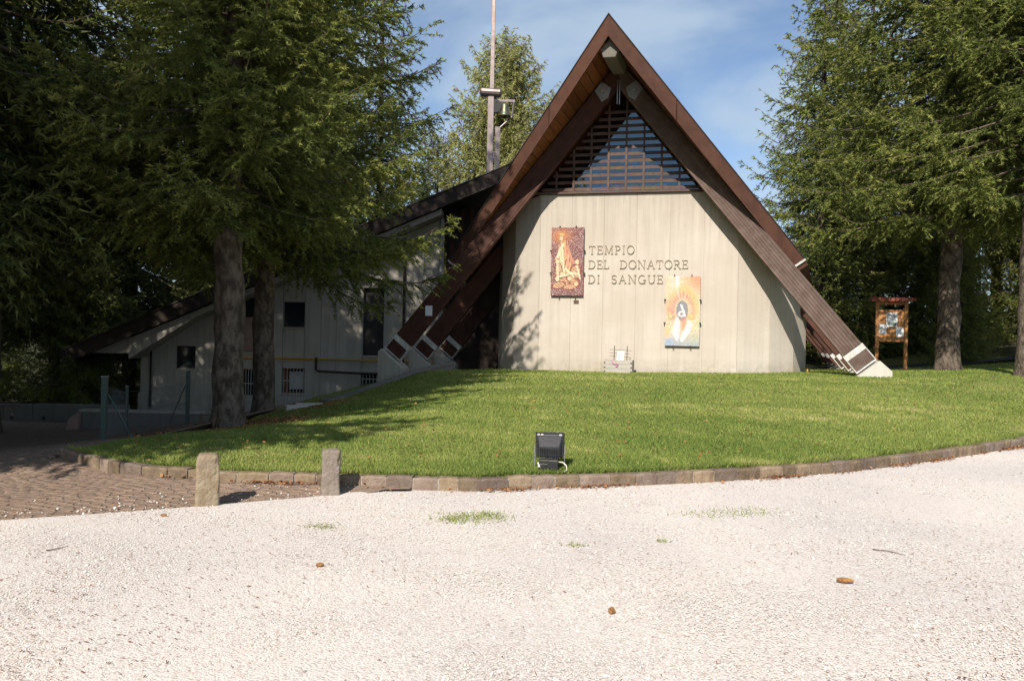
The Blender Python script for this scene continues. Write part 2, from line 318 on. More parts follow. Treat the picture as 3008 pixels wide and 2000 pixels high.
# ------------------------------------------------------------------ terrain
CP = np.array([
    (-5.9,10.2,.06),(-4.7,9.3,.09),(-3.5,8.8,.12),(-1.8,8.5,.13),(0.4,8.6,.14),(2,9.0,.14),(3.4,9.8,.14),(5.5,10.9,.15),(8.5,13.2,.17),(12,17,.4),(16,21,.9),
    (-.9,25.3,.62),(1,24.9,.64),(3.6,24.0,.68),(6,23.4,.74),(8.2,22.6,.78),(10.4,21.6,.8),(13.1,27,.81),(14,25,.93),(13.8,21,.94),
    (2,16,.43),(6,16,.5),(-1,16,.32),(-3,16,.12),
    (-5.5,15,-.22),(-6.05,19,-.29),(-4.3,19.5,.06),(-3.6,21,.3),(-2.65,23,.62),(-1.8,24,.62),
    (-6.5,12.5,-.12),(-7.06,17,-.36),(-8.5,20,-.7),(-10,22,-.9),(-14.4,22,-.94),(-14,26,-1.2),(-14,30,-1.45),(-10,30,-1.3),(-8,29,-1.1),(-5,27,-.6),(-3.2,27,.1),(-3.5,30,-.2),
    (-4.3,6.6,-.02),(-1.6,8.0,-.01),(-3,7.3,-.02),(-3.4,8.35,.04),(-2.3,8.15,.03),(-4.6,8.9,.0),(-6,7,-.07),(-9,9,-.2),(-9,12,-.4),(-9,16,-.65),(-14,12,-.5),(-8,5,-.1),(-14,4,-.15),
    (0,4,-.1),(6,6,-.1),(12,10,-.05),(0,-6,-.1),(-10,-6,-.1),(12,-6,-.1),(24,8,.2),(-25,-10,.0),
    (-30,30,-1.8),(-30,12,-.6),(24,24,1.2),(30,40,3.4),(21,33,2.1),(16,32,.85),(10,45,.8),(0,45,.2),(-12,45,-2.2),(-40,60,-3.5),(40,60,4.5),(60,20,2.5),(-60,20,-1.5),(0,75,-1),
], float)
def _phi(d): return d
_A = np.zeros((len(CP) + 3,) * 2); _D = np.hypot(CP[:, None, 0] - CP[None, :, 0], CP[:, None, 1] - CP[None, :, 1])
_A[:len(CP), :len(CP)] = _phi(_D); _A[:len(CP), -3] = 1; _A[:len(CP), -2:] = CP[:, :2]; _A[-3, :len(CP)] = 1; _A[-2:, :len(CP)] = CP[:, :2].T
_w = np.linalg.solve(_A, np.r_[CP[:, 2], 0, 0, 0])
def TZ(x, y):
    x = np.asarray(x, float); y = np.asarray(y, float); sh = x.shape; x = x.ravel(); y = y.ravel(); out = np.empty(len(x))
    for i in range(0, len(x), 50000):
        a, b = x[i:i+50000], y[i:i+50000]
        d = np.hypot(a[:, None] - CP[None, :, 0], b[:, None] - CP[None, :, 1])
        z = _phi(d) @ _w[:len(CP)] + _w[-3] + a * _w[-2] + b * _w[-1]
        rr = np.hypot(a, b - 15); k = np.clip((rr - 60) / 60, 0, 1); k = k * k * (3 - 2 * k)
        out[i:i+50000] = z * (1 - k) + k * (-4.0)
    return out.reshape(sh)
def T(x, y): return float(TZ(np.array([x]), np.array([y]))[0])

def at_ground(px, py, z):
    d = atY(px, py, 1.0) - Vector((0, 0, CAM_H)); return d * ((z - CAM_H) / d.z) + Vector((0, 0, CAM_H))
KERB_PX = [(133,1030),(170,1042),(280,1066),(360,1074),(437,1079),(500,1085),(610,1088),(727,1091),(860,1095),(1000,1099),(1100,1101),(1200,1097),(1300,1094),(1400,1091),(1500,1088),(1600,1084),(1700,1079),(1800,1073),(1900,1066),(2000,1057),(2100,1045),(2230,1028),(2358,1009)]
KERB = [at_ground(x * 1.2757, y * 1.2757, 0.14) for x, y in KERB_PX]
KERB.append(KERB[-1] + (KERB[-1] - KERB[-2]) * 2.0); KERB.append(KERB[-1] + (KERB[-1] - KERB[-3]) * 2.5)
KX = np.array([p.x for p in KERB]); KY = np.array([p.y for p in KERB])
def kerb_y(x): return np.interp(x, KX, KY)
EDGE_PX = [(-300,1222),(0,1197),(200,1184),(400,1170),(550,1157),(727,1143),(850,1128),(950,1122)]
EDGE = [at_ground(x * 1.2757, y * 1.2757, 0.0) for x, y in EDGE_PX]
EX = np.array([-40, -14] + [p.x for p in EDGE]); EY = np.array([2.0, 4.2] + [p.y for p in EDGE])
def gravel_y(x):
    x = np.asarray(x, float); return np.where(x < EX[-1], np.interp(x, EX, EY), kerb_y(x) + 0.05)

def grid(name, X, Y, Z, m, parent=None):
    r_, c_ = X.shape; v = np.stack([X, Y, Z], -1).reshape(-1, 3)
    i = np.arange(r_ * c_).reshape(r_, c_); f = np.stack([i[:-1, :-1], i[:-1, 1:], i[1:, 1:], i[1:, :-1]], -1).reshape(-1, 4)
    me = fast_mesh(name, v, f); o = link(name, me, m, parent, smooth=True); return o
def smooth_noise(x, y, s, seed):
    g = np.random.default_rng(seed); out = 0
    for k in range(6):
        a, b, c = g.normal(size=2) / s, g.uniform(0, 6.28), 1
        out = out + np.sin(x * a[0] + y * a[1] + b)
    return out / 6

# ground sheet to the horizon
ax = np.unique(np.concatenate([np.linspace(-45, 45, 91), np.sign(np.linspace(-1, 1, 41)) * (np.abs(np.linspace(-1, 1, 41)) ** 3 * 2955 + 45)]))
ay = np.unique(np.concatenate([np.linspace(-45, 75, 121), -45 - np.linspace(0, 1, 20) ** 3 * 1500, 75 + np.linspace(0, 1, 25) ** 3 * 3500]))
X, Y = np.meshgrid(ax, ay); Z = TZ(X, Y)
near = (X > -16) & (X < 22) & (Y > -16) & (Y < 34)
Z = Z - np.where(near, 0.14, 0.02) - np.where((Y < gravel_y(X) + 1.2) & near, 0.1, 0)
tag(grid('ground', X, Y, Z, M['forest_floor']), kind='structure')
# gravel yard
gx = np.linspace(-34, 34, 171); s = np.linspace(0, 1, 60); X = np.tile(gx, (60, 1)); gy = gravel_y(gx); Y = -14 + s[:, None] * (gy[None, :] + 14)
Z = 0.012 * smooth_noise(X, Y, 0.7, 3) * np.clip((gy[None, :] - Y) / 1.0, 0, 1)
tag(grid('gravel_yard', X, Y, Z, M['gravel']), kind='structure')
# lawn
gx = np.linspace(KX[0] + 0.02, 19, 120); s = np.linspace(0, 1, 90) ** 1.3; X = np.tile(gx, (90, 1)); k0 = kerb_y(gx) + 0.06
Y = k0[None, :] + s[:, None] * (34 - k0[None, :])
Z = TZ(X, Y); Z = Z + (0.125 - Z) * np.clip(1 - (Y - k0[None, :]) / 0.5, 0, 1) + 0.012 * smooth_noise(X, Y, 0.5, 5)
tag(grid('lawn', X, Y, Z, M['lawn']), kind='structure')
LAWN_X0 = KX[0]
def lawn_z(x, y):
    z = TZ(x, y); return z + (0.125 - z) * np.clip(1 - (y - kerb_y(x) - 0.06) / 0.5, 0, 1) + 0.012 * smooth_noise(x, y, 0.5, 5)
# cobbled path bed
gx = np.linspace(-16, EX[-1], 60); s = np.linspace(0, 1, 60); X = np.tile(gx, (60, 1)); g0 = gravel_y(gx) - 0.15; g1 = np.where(gx > KX[0], kerb_y(gx) + 0.08, 24.0)
Y = g0[None, :] + s[:, None] * (g1 - g0)[None, :]; Z = np.minimum(TZ(X, Y), 0.04) - 0.009
PATH = tag(grid('cobbled_path', X, Y, Z, M['path']), kind='structure')
def path_z(x, y): return np.minimum(TZ(x, y), 0.04) - 0.04
# service road behind on the right
pts = [(9.5, 33.0), (14, 31.2), (19, 29.4), (30, 27.5)]
v = []; f = []
for i in range(25):
    t_ = i / 24 * 3; k = min(int(t_), 2); a = np.array(pts[k]) * (1 - (t_ - k)) + np.array(pts[k + 1]) * (t_ - k)
    for w in (-1.4, 1.4): v.append((a[0] + w * .2, a[1] + w, T(a[0], a[1]) + 0.03))
    if i: f.append((2*i-2, 2*i-1, 2*i+1, 2*i))
tag(MB().add(v, f).build('road', M['road']), kind='structure')

# ------------------------------------------------------------------ church (local axes: x along the facade to the right, y back into the building)
TH = R(13.0); O = atY(1850, 1095, 24.0)
church = thing('church', 'A-frame church with steep brown timber roof and pale concrete front', 'church', (O.x, O.y, 0), -TH)
def c0(v): return -0.45 + 0.06 * (v + 0.6)          # centre line, slightly skewed
UX, VX = Vector((math.cos(TH), -math.sin(TH), 0)), Vector((math.sin(TH), math.cos(TH), 0))
def CL(u, v, z): p = Vector((O.x, O.y, 0)) + UX * u + VX * v; return Vector((p.x, p.y, z))
PV, PZ, EV, EU, EZ = -2.72, 10.66, -0.2, 5.42, 4.16
RV, RZ, REU, REZ = 3.0, 11.0, 5.8, 3.8
TK = 0.60      # vertical thickness
def roof_under(u, v):
    up = abs(u - c0(v)); s1 = min(up / 5.4, 1); t1 = 0.5
    for _ in range(12):
        v0 = PV * (1 - s1) + EV * s1; t1 = min(max((v - v0) / (RV - v0), 0), 1); s1 = min(up / (EU * (1 - t1) + REU * t1), 1.05)
    return (PZ * (1 - s1) + EZ * s1) * (1 - t1) + (RZ * (1 - s1) + REZ * s1) * t1 - TK
# front wall: separate cast panels with recessed joints
WALL_TOP = 6.22
plan = [(-4.85, 4.4), (-4.82, 3.2), (-4.74, 2.2), (-4.41, 1.27), (-3.8, 0.46), (-2.9, 0)] + [(-2.9 + 1.01 * i, 0) for i in range(1, 7)]
plan += [(4.12, 0.38), (4.88, 1.05), (5.36, 1.93), (5.5, 2.9), (5.52, 4.0)]
facade = MB()
for i in range(len(plan) - 1):
    (a, b), (c, d) = plan[i], plan[i + 1]
    L = math.hypot(c - a, d - b); tx, ty = (c - a) / L, (d - b) / L; nx, ny = -ty, tx
    facade.add([(a + nx*.02, b + ny*.02, -.5), (c + nx*.02, d + ny*.02, -.5), (c + nx*.02, d + ny*.02, min(WALL_TOP, roof_under(c, d) - .03) - .03), (a + nx*.02, b + ny*.02, min(WALL_TOP, roof_under(a, b) - .03) - .03)], [(0, 1, 2, 3)])
fw = facade.build('front_wall', M['facade'], church)
for i in range(len(plan) - 1):
    (a, b), (c, d) = plan[i], plan[i + 1]
    L = math.hypot(c - a, d - b); tx, ty = (c - a) / L, (d - b) / L; nx, ny = -ty, tx; g = 0.006
    p0 = (a + tx * g, b + ty * g); p1 = (c - tx * g, d - ty * g); ins = 0.013
    v = [(p0[0], p0[1]), (p1[0], p1[1]), (p1[0] + nx * .18, p1[1] + ny * .18), (p0[0] + nx * .18, p0[1] + ny * .18)]
    dz = random.uniform(-.004, .004)
    mb = MB(); o1 = [(q[0], q[1], -.5) for q in v]; o2 = [(q[0], q[1], min(WALL_TOP, roof_under(*q) - .03) + dz) for q in v]; mb.hexa(o1, o2)
    mb.build('wall_panel', M['facade'], fw, bevel=0.004)
# timber frames
ZI = 9.27; SL = 0.815; AN = math.atan(SL)
def inner(z, d=0.0): return SL * (ZI - z) + d / math.cos(AN)
def beam_pts(side, d0, d1, zs, ze, top_d=0.8):
    """cross strip of a beam between depths d0..d1 (0 = under side), from apex to foot; depth shrinks to top_d at the apex"""
    ux, uz = math.sin(AN), -math.cos(AN)      # down the beam
    nx, nz_ = math.cos(AN), math.sin(AN)      # outward
    Lb = (ZI - 1.02) / math.cos(AN)
    def pt(s_, d):
        k = top_d + (1 - top_d) * s_
        return (s_ * Lb * ux + d * k * nx, ZI + s_ * Lb * uz + d * k * nz_)
    return [(side * p[0], p[1]) for p in (pt(zs, d0), pt(ze, d0), pt(ze, d1), pt(zs, d1))], pt
DEP = 0.63
frames_v = [-0.6 + 2.2 * k for k in range(8)]
for k, v_ in enumerate(frames_v):
    for side in (-1, 1):
        cu = c0(v_) if k == 0 else c0(-.6) + 0.085 * (v_ + 0.6); th = 0.2
        if side < 0 and k > 2: continue
        top = (0.0, 0.37, 0.42)[k] if k < 3 else 0.64
        # meet at the crown with a vertical cut
        poly, pt = beam_pts(side, 0, DEP, max(top, 0.0), 1.0)
        q = lambda s_, d: (cu + side * pt(s_, d)[0], pt(s_, d)[1])
        mb = MB()
        wood = M['weathered'] if (k == 0 and side > 0) else M['beam']
        e0 = 0.96
        if k == 0:
            bm_ = bpy.data.objects.new('rafter_beam', None)
            nl = 7
            a_, b_ = pt(top, 0), pt(top, DEP)
            core = MB(); g_ = 0.012
            core.prism([q(e0, g_), q(e0, DEP - g_), (cu, pt(0, DEP - g_)[1] + pt(0, DEP - g_)[0] / math.tan(AN)), (cu, pt(0, g_)[1] + pt(0, g_)[0] / math.tan(AN))], 'y', v_ - th / 2 + 0.03, v_ + th / 2 - 0.03)
            beam = core.build('rafter_beam', wood, church)
            for j in range(nl):
                d0, d1 = DEP * j / nl + 0.0045, DEP * (j + 1) / nl - 0.0045
                pr = random.uniform(-0.002, 0.002)
                lm = MB().prism([q(e0, d0), q(e0, d1), (cu, pt(0, d1)[1] + pt(0, d1)[0] / math.tan(AN)), (cu, pt(0, d0)[1] + pt(0, d0)[0] / math.tan(AN))], 'y', v_ - th / 2 - pr, v_ + th / 2 + pr)
                lm.build('lamella', wood, beam)
        else:
            if top < 0.02:
                mb.prism([q(e0, 0), q(e0, DEP), (cu, pt(0, DEP)[1] + pt(0, DEP)[0] / math.tan(AN)), (cu, pt(0, 0)[1])], 'y', v_ - th / 2, v_ + th / 2)
            else:
                mb.prism([q(e0, 0), q(e0, DEP), q(top, DEP), q(top, 0)], 'y', v_ - th / 2, v_ + th / 2)
            beam = mb.build('rafter_beam', wood, church, bevel=0.008)
        # steel shoe: strap, cheek plates with white painted rims
        st = MB().prism([q(0.962, -0.012), q(0.962, DEP + 0.012), q(0.978, DEP + 0.012), q(0.978, -0.012)], 'y', v_ - th/2 - 0.014, v_ + th/2 + 0.014)
        st.build('strap', M['white'] if k < 3 else M['steel'], beam)  # rear straps swap white for grey, standing in for shade
        sh = MB().prism([q(0.978, 0.02), q(0.978, DEP - 0.02), q(1.014, DEP - 0.02), q(1.014, 0.02)], 'y', v_ - th/2, v_ + th/2)
        sh.build('shoe', wood, beam)
        rim = MB()
        for dd0, dd1, s0, s1 in (((-.012, .012, .979, 1.018), (DEP - .012, DEP + .012, .979, 1.018), (0.012, DEP - .012, 1.0145, 1.018)) if k < 3 else ((0.012, DEP - .012, 1.0145, 1.0165),)):
            rim.prism([q(s0, dd0), q(s0, dd1), q(s1, dd1), q(s1, dd0)], 'y', v_ - th/2 - 0.013, v_ + th/2 + 0.013)
        rim.build('shoe_rim', M['white'] if k < 3 else M['steel'], beam)  # rear rims grey too: shade put into the colour
        # concrete footing
        a_, b_ = q(1.0225, 0.0), q(1.0225, DEP + 0.03)
        g = T(*CL(cu + side * 6.6, v_, 0).xy)
        base = g - 0.35
        ww = 0.62 if k == 0 else 0.4
        n1 = (b_[0] + side * 0.33, b_[1] - 0.30)
        if side < 0: n1 = (b_[0] - 0.1, b_[1] - 0.09)
        poly = [(a_[0] - side * 0.22, base), (a_[0] - side * 0.22, max(a_[1] - 0.19, base + .1)), a_, b_, n1, (n1[0], base)]
        MB().prism(poly, 'y', v_ - ww/2, v_ + ww/2).build('footing', M['foot'] if side > 0 and k < 2 else M['wing'] if side < 0 else M['darkwall'], church, bevel=0.015)  # rear right footings take dark concrete to stand in for their shade
# roof slabs: from prow verge back
for side in (-1, 1):
    P0 = (c0(PV), PV, PZ); E0 = (c0(EV) + side * EU, EV, EZ); P1 = (c0(RV), RV, RZ); E1 = (c0(RV) + side * REU, RV, REZ)
    def rp_(s_, t_, dz=0.0, dn=0.0):   # s_: ridge->eave, t_: front->back
        a = np.array(P0) * (1 - s_) + np.array(E0) * s_; b = np.array(P1) * (1 - s_) + np.array(E1) * s_; p = a * (1 - t_) + b * t_
        return (p[0], p[1], p[2] - dz)
    def under(s_, t_, d=TK):           # offset square to the slope, clipped at the ridge line
        p = rp_(s_, t_, d); return p
    # top covering
    mb = MB(); mb.hexa([rp_(0, 0.008, .10), rp_(1, 0.008, .10), rp_(1, 1, .10), rp_(0, 1, .10)], [rp_(0, 0.008), rp_(1, 0.008), rp_(1, 1), rp_(0, 1)])
    roof = mb.build('roof_slope', M['roofmetal'], church)
    mb = MB(); mb.hexa([rp_(0.012, .03, TK - .06), rp_(.94, .03, TK - .06), rp_(.94, .995, TK - .06), rp_(0.012, .995, TK - .06)], [rp_(0.012, .03, .102), rp_(.985, .03, .102), rp_(.985, .995, .102), rp_(0.012, .995, .102)])
    mb.build('roof_core', M['darkwood'], roof)
    # verge boards in two lengths
    for (s0, s1) in ((0.0, 0.335), (0.338, 1.0)):
        def vb(s_, f_, d): p = rp_(s_ - (.055 * d / TK if s_ == 1.0 else 0), 0, d); return (p[0], p[1] + f_, p[2])
        mb = MB(); mb.hexa([vb(s0, 0, TK), vb(s1, 0, TK), vb(s1, .07, TK), vb(s0, .07, TK)], [vb(s0, 0, .02), vb(s1, 0, .02), vb(s1, .07, .02), vb(s0, .07, .02)])
        mb.build('verge_board', M['verge'], roof)
    mb = MB(); mb.hexa([vb(0, -.03, .0), vb(1, -.03, .0), vb(1, .1, .0), vb(0, .1, .0)], [vb(0, -.03, -.035), vb(1, -.03, -.035), vb(1, .1, -.035), vb(0, .1, -.035)])
    mb.build('verge_flashing', M['roofmetal'], roof)
    # eave board and its white end strip, square to the slope
    mb = MB(); mb.hexa([rp_(.945, .012, TK), rp_(.965, .012, TK), rp_(.965, 1, TK), rp_(.945, 1, TK)], [rp_(1.001, .012, .03), rp_(1.021, .012, .03), rp_(1.021, 1, .03), rp_(1.001, 1, .03)])
    mb.build('eave_board', M['verge'], roof)
    mb = MB(); mb.hexa([rp_(.944, -.012, TK), rp_(.951, -.012, TK), rp_(.951, .01, TK), rp_(.944, .01, TK)], [rp_(1.003, -.012, -.02), rp_(1.010, -.012, -.02), rp_(1.010, .01, -.02), rp_(1.003, .01, -.02)])
    mb.build('end_strip', M['white'], roof)
    # soffit boards parallel to the ridge
    nb = 26
    for j in range(nb):
        s0, s1 = 0.02 + .92 * j / nb + .002, 0.02 + .92 * (j + 1) / nb - .001
        jd = random.uniform(0, .006)
        mb = MB(); mb.hexa([rp_(s0, .02, TK - .02 + jd), rp_(s1, .02, TK - .02 + jd), rp_(s1, .98, TK - .02 + jd), rp_(s0, .98, TK - .02 + jd)], [rp_(s0, .02, TK - .055), rp_(s1, .02, TK - .055), rp_(s1, .98, TK - .055), rp_(s0, .98, TK - .055)])
        mb.build('soffit_board', M['soffit'], roof)
# concrete ridge beam end under the ridge
mb = MB(); f0, f1 = PV + 0.25, -0.72
def rb(v_, w, dz): z = PZ + (RZ - PZ) * (v_ - PV) / (RV - PV); return (c0(v_) + w, v_, z - TK - dz)
fr = [rb(f0, 0, -.02), rb(f0, .25, .30), rb(f0, .17, .52), rb(f0, -.17, .52), rb(f0, -.25, .30)]
bk = [rb(f1, 0, -.02), rb(f1, .25, .30), rb(f1, .17, .52), rb(f1, -.17, .52), rb(f1, -.25, .30)]
mb.add(fr + bk, [(0, 1, 2, 3, 4), (9, 8, 7, 6, 5)] + [(i, 5 + i, 5 + (i + 1) % 5, (i + 1) % 5) for i in range(5)])
mb.build('ridge_beam', M['ridge'], church, bevel=0.02)
# steel crown plates with bolts
for side in (-1, 1):
    cz, cu = 8.99, c0(-.72)
    pl = [(cu + side * .22, 9.26), (cu + side * .52, 9.46), (cu + side * .72, 9.2), (cu + side * .5, 8.86), (cu + side * .3, 8.98)]
    p_ = MB().prism(pl, 'y', -.735, -.703).build('crown_plate', M['steel'], church)
    MB().tube([(cu + side * .48, -.735, 9.16), (cu + side * .48, -.79, 9.16)], [.05, .045], 8).build('bolt', M['bolt'], p_)
tie = MB().tube([(c0(-.72) - .03, -.74, 9.5), (c0(-.72) - .03, -.745, 8.75)], .018, 6).build('tie_rod', M['bolt'], church)
MB().tube([(c0(-.72) + .04, -.74, 9.5), (c0(-.72) + .04, -.745, 8.75)], .018, 6).build('tie_rod', M['bolt'], church)
# louvred grille in the gable
gr = bpy.data.objects.new('gable_grille', None); COL.objects.link(gr); gr.parent = church
GV = -0.02
cg = c0(-.1) 
zlist = np.arange(6.42, 8.8, .215)
for z in zlist:
    hw = max(inner(z) + 0.12, 0.15)
    MB().hexa([(cg - hw, GV - .02, z - .105), (cg + hw, GV - .02, z - .105), (cg + hw, GV + .10, z - .02), (cg - hw, GV + .10, z - .02)],
              [(cg - hw, GV - .02, z - .015), (cg + hw, GV - .02, z - .015), (cg + hw, GV + .10, z + .025), (cg - hw, GV + .10, z + .025)]).build('slat', M['slat'], gr)
for i in range(-5, 6):
    u = -0.24 + 0.54 * i
    zt = ZI - abs(u - cg) / SL + 0.1
    if zt < 6.5: continue
    MB().box(u - .03, u + .03, GV - .065, GV - .022, 6.225, min(zt, 9.25)).build('mullion', M['slat'], gr)
MB().box(cg - 2.75, cg + 2.75, GV - .07, GV + .11, 6.225, 6.29).build('sill_rail', M['slat'], gr)
# rear gable: glazed triangle, dark infill around it
rear = RV - 0.25
rc = -0.27
sh_ = rear
infill = MB()
def tri(z): return SL * (9.62 - z)
zb = 6.78
infill.prism([(rc - tri(zb), zb), (rc, 9.62), (rc, 10.6), (rc - 6.0, 3.4), (rc - 6.0, zb - 4)], 'y', rear, rear + .1)
infill.prism([(rc + tri(zb), zb), (rc + 6.0, zb - 4), (rc + 6.0, 3.4), (rc, 10.6), (rc, 9.62)], 'y', rear, rear + .1)
infill.prism([(rc - tri(zb), zb), (rc - 6.0, zb - 4), (rc + 6.0, zb - 4), (rc + tri(zb), zb)], 'y', rear, rear + .1)
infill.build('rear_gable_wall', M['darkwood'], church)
MB().prism([(rc - tri(zb), zb), (rc + tri(zb), zb), (rc, 9.62)], 'y', rear + .03, rear + .045).build('rear_gable_pane', M['skyglass'], church)
# lower nave behind: flat roof and dark walls
MB().prism([(-3.2, 2.2), (2.6, 2.2), (2.7, 2.9), (-3.1, 2.9)], 'z', 5.7, 5.85).build('ceiling_slab', M['darkwood'], church)
MB().prism([(-4.3, 3.2), (3.9, 3.2), (5.0, 16), (-3.2, 16)], 'z', 4.1, 4.3).build('nave_roof', M['roofmetal'], church)
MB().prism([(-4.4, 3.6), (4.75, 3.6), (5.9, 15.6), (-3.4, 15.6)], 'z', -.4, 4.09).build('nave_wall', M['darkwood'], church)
# small things by the right corner
tag(MB().tube([CL(5.32, 1.1, .7), CL(5.32, 1.1, .92)], .02, 8).build('gas_riser', M['yellow']), 'short yellow pipe at right foot of the front wall', 'pipe')

# ------------------------------------------------------------------ side wing (faces the camera)
WY = 30.5
wing = thing('side_wing', 'grey concrete side wing with long sloping roof, behind the spruces', 'building', (0, WY, 0))
def roof_z(x): return 8.13 + (x + 0.44) * (8.13 - 0.93) / (16.84 - 0.44)      # top of fascia
openings = {'door': (-5.86, -5.05, 0.89, 3.55), 'wa': (-8.99, -8.15, 1.94, 2.93), 'wb': (-10.76, -10.04, 0.96, 3.06), 'b1': (-9.0, -8.11, -.65, .33), 'b2': (-10.59, -10.07, -.88, .27), 'b3': (-5.9, -5.09, -.3, .23), 'wc': (-13.19, -12.4, .23, 1.12)}
xs = sorted(set([-14.54, -14.1, -11.6, -6.9, -7.5, -4.25, -3.5, -2.75] + [round(a, 3) for o_ in openings.values() for a in o_[:2]]))
wallbody = MB().prism([(-14.5, -2), (-2.8, -2), (-2.8, roof_z(-2.8) - .9), (-14.5, roof_z(-14.5) - .75)], 'y', .3, .36).build('wall', M['wing'], wing)
for a, b in zip(xs[:-1], xs[1:]):
    if b - a < 0.04: continue
    holes = sorted([(o_[2], o_[3]) for o_ in openings.values() if o_[0] - .01 <= a and o_[1] + .01 >= b])
    lo = -2.0; g = .006
    for h0, h1 in holes + [(None, None)]:
        mb = MB()
        if h0 is None: mb.prism([(a + g, lo), (b - g, lo), (b - g, roof_z(b) - .78), (a + g, roof_z(a) - .78)], 'y', random.uniform(-.003, .003), .29)
        else: mb.box(a + g, b - g, 0, .29, lo, h0); lo = h1
        mb.build('wall_panel', M['wing'], wallbody)
MB().box(-14.6, -5.2, -.05, -.004, -2.0, -.75).build('plinth', M['wing'], wing)
# gable overhang triangle on the left
MB().prism([(-16.7, .80), (-14.56, .80), (-14.56, roof_z(-14.56) - .5), (-16.75, roof_z(-16.75) - .14)], 'y', -.85, .2).build('gable_overhang', M['wing'], wing)
MB().prism([(-14.555, .6), (-12.0, roof_z(-12.0) - .78), (-2.78, roof_z(-2.78) - .78), (-2.78, roof_z(-2.78) - .56), (-14.555, roof_z(-14.555) - .56)], 'y', -.95, -.06).build('soffit', M['wing'], wing)
rf = MB().prism([(-16.95, roof_z(-16.95) - .5), (-0.1, roof_z(-.1) - .5), (-0.1, roof_z(-.1) - .03), (-16.95, roof_z(-16.95) - .03)], 'y', -1.15, 11).build('roof', M['darkwood'], wing)
MB().prism([(-17.0, roof_z(-17) - .55), (-0.1, roof_z(-.1) - .55), (-.1, roof_z(-.1)), (-17.0, roof_z(-17))], 'y', -1.21, -1.155).build('fascia', M['darkwood'], rf)  # very dark timber puts the shade on this fascia into its colour
MB().prism([(-17.0, roof_z(-17) + .003), (-0.1, roof_z(-.1) + .003), (-.1, roof_z(-.1) + .04), (-17.0, roof_z(-17) + .04)], 'y', -1.25, 11).build('roof_sheet', M['roofmetal'], rf)
MB().box(-2.74, 1.2, 1.2, 1.4, -1, 7.0).build('recessed_wall', M['darkwood'], wing)
for i in range(9):
    MB().box(-2.6 + i * .4, -2.45 + i * .4, 1.12, 1.195, 3.2, 7.0).build('batten', M['beam'], wing)
def win(key, fmat, pmat, bars=0, name='window', extra=None):
    x0, x1, z0, z1 = openings[key]
    f_ = MB(); t_ = .05
    f_.box(x0, x0 + t_, .17, .25, z0, z1).box(x1 - t_, x1, .17, .25, z0, z1).box(x0 + t_, x1 - t_, .17, .25, z0, z0 + t_).box(x0 + t_, x1 - t_, .17, .25, z1 - t_, z1)
    w_ = f_.build(name, fmat, wing)
    MB().box(x0 + t_, x1 - t_, .20, .215, z0 + t_, z1 - t_).build('pane' if name == 'window' else 'leaf', pmat, w_)
    for j in range(bars):
        xx = x0 + (x1 - x0) * (j + .5) / bars
        MB().tube([(xx, .08, z0), (xx, .08, z1)], .012, 6).build('bar', M['white'], w_)
    if bars:
        MB().box(x0, x1, .065, .075, (z0 + z1) / 2 - .015, (z0 + z1) / 2 + .015).build('cross_bar', M['white'], w_)
    MB().box(x0 - .06, x1 + .06, -.045, .16, z0 - .06, z0 - .003).build('sill', M['wing'], w_)
    return w_
win('door', M['door'], M['door'], name='door'); win('wa', M['door'], M['pane']); win('wc', M['door'], M['pane'])
w_ = win('wb', M['door'], M['pane']); MB().box(-10.7, -10.1, .12, .16, .99, 2.3).build('lower_panel', M['pink'], w_)
w_ = win('b1', M['shutter'], M['pane'], 7); MB().box(-8.75, -8.18, .18, .19, -.5, .2).build('curtain', M['curtain'], w_); MB().box(-8.94, -8.78, .165, .178, -.6, .28).build('shutter', M['shutter'], w_)
win('b2', M['shutter'], M['pane'], 5); win('b3', M['door'], M['pane'], 6)
MB().tube([(-4.25, -.08, 6.0), (-4.25, -.08, -.3)], .055, 8).build('downpipe', M['pipe'], wing)
MB().tube([(-14.0, -.9, 1.55), (-14.0, -.12, 1.45), (-14.11, -.08, 1.3), (-14.11, -.08, -1.3)], .055, 8).build('downpipe', M['pipe'], wing)
MB().tube([(-2.85, -.06, 6.3), (-2.85, -.06, 2.0)], .06, 8).build('corner_pipe', M['grey_pipe'], wing)
MB().tube([(-11.5, -.07, .71), (-9, -.07, .72), (-5.13, -.07, .70), (-4.6, -.07, .70), (-2.9, -.07, .68)], .035, 8).build('gas_pipe', M['yellow'], wing)
MB().tube([(-7.63, -.12, .78), (-7.63, -.12, .3), (-7.55, -.12, .24), (-4.7, -.12, .16)], .045, 8).build('drain_pipe', M['pipe'], wing)

# ------------------------------------------------------------------ bell mast
MY = 34.0; mb_ = atY(1440, 500, MY)
mast = thing('bell_mast', 'tall copper clad mast with small bell rising beside the church roof', 'mast', (mb_.x, MY, T(mb_.x, MY)))
gz = mast.location.z
mm = MB(); mm.hexa([(-.2, -.15, 0), (.17, -.15, 0), (.17, .15, 0), (-.2, .15, 0)], [(-.16, -.12, 12.2 - gz), (.1, -.12, 12.2 - gz), (.1, .12, 12.2 - gz), (-.16, .12, 12.2 - gz)])
mm.build('shaft', M['copper'], mast, bevel=.01)
MB().hexa([(-.1, -.08, 12.2 - gz), (.1, -.08, 12.2 - gz), (.1, .08, 12.2 - gz), (-.1, .08, 12.2 - gz)], [(-.03, -.06, 20 - gz), (.06, -.06, 20 - gz), (.06, .06, 20 - gz), (-.03, .06, 20 - gz)]).build('spire', M['copper'], mast, bevel=.01)
MB().hexa([(.175, -.08, 0), (.36, -.08, 0), (.36, .08, 0), (.175, .08, 0)], [(.175, -.08, 10.9 - gz), (.40, -.08, 10.9 - gz), (.40, .08, 10.9 - gz), (.175, .08, 10.9 - gz)]).build('stiffener', M['copper'], mast)
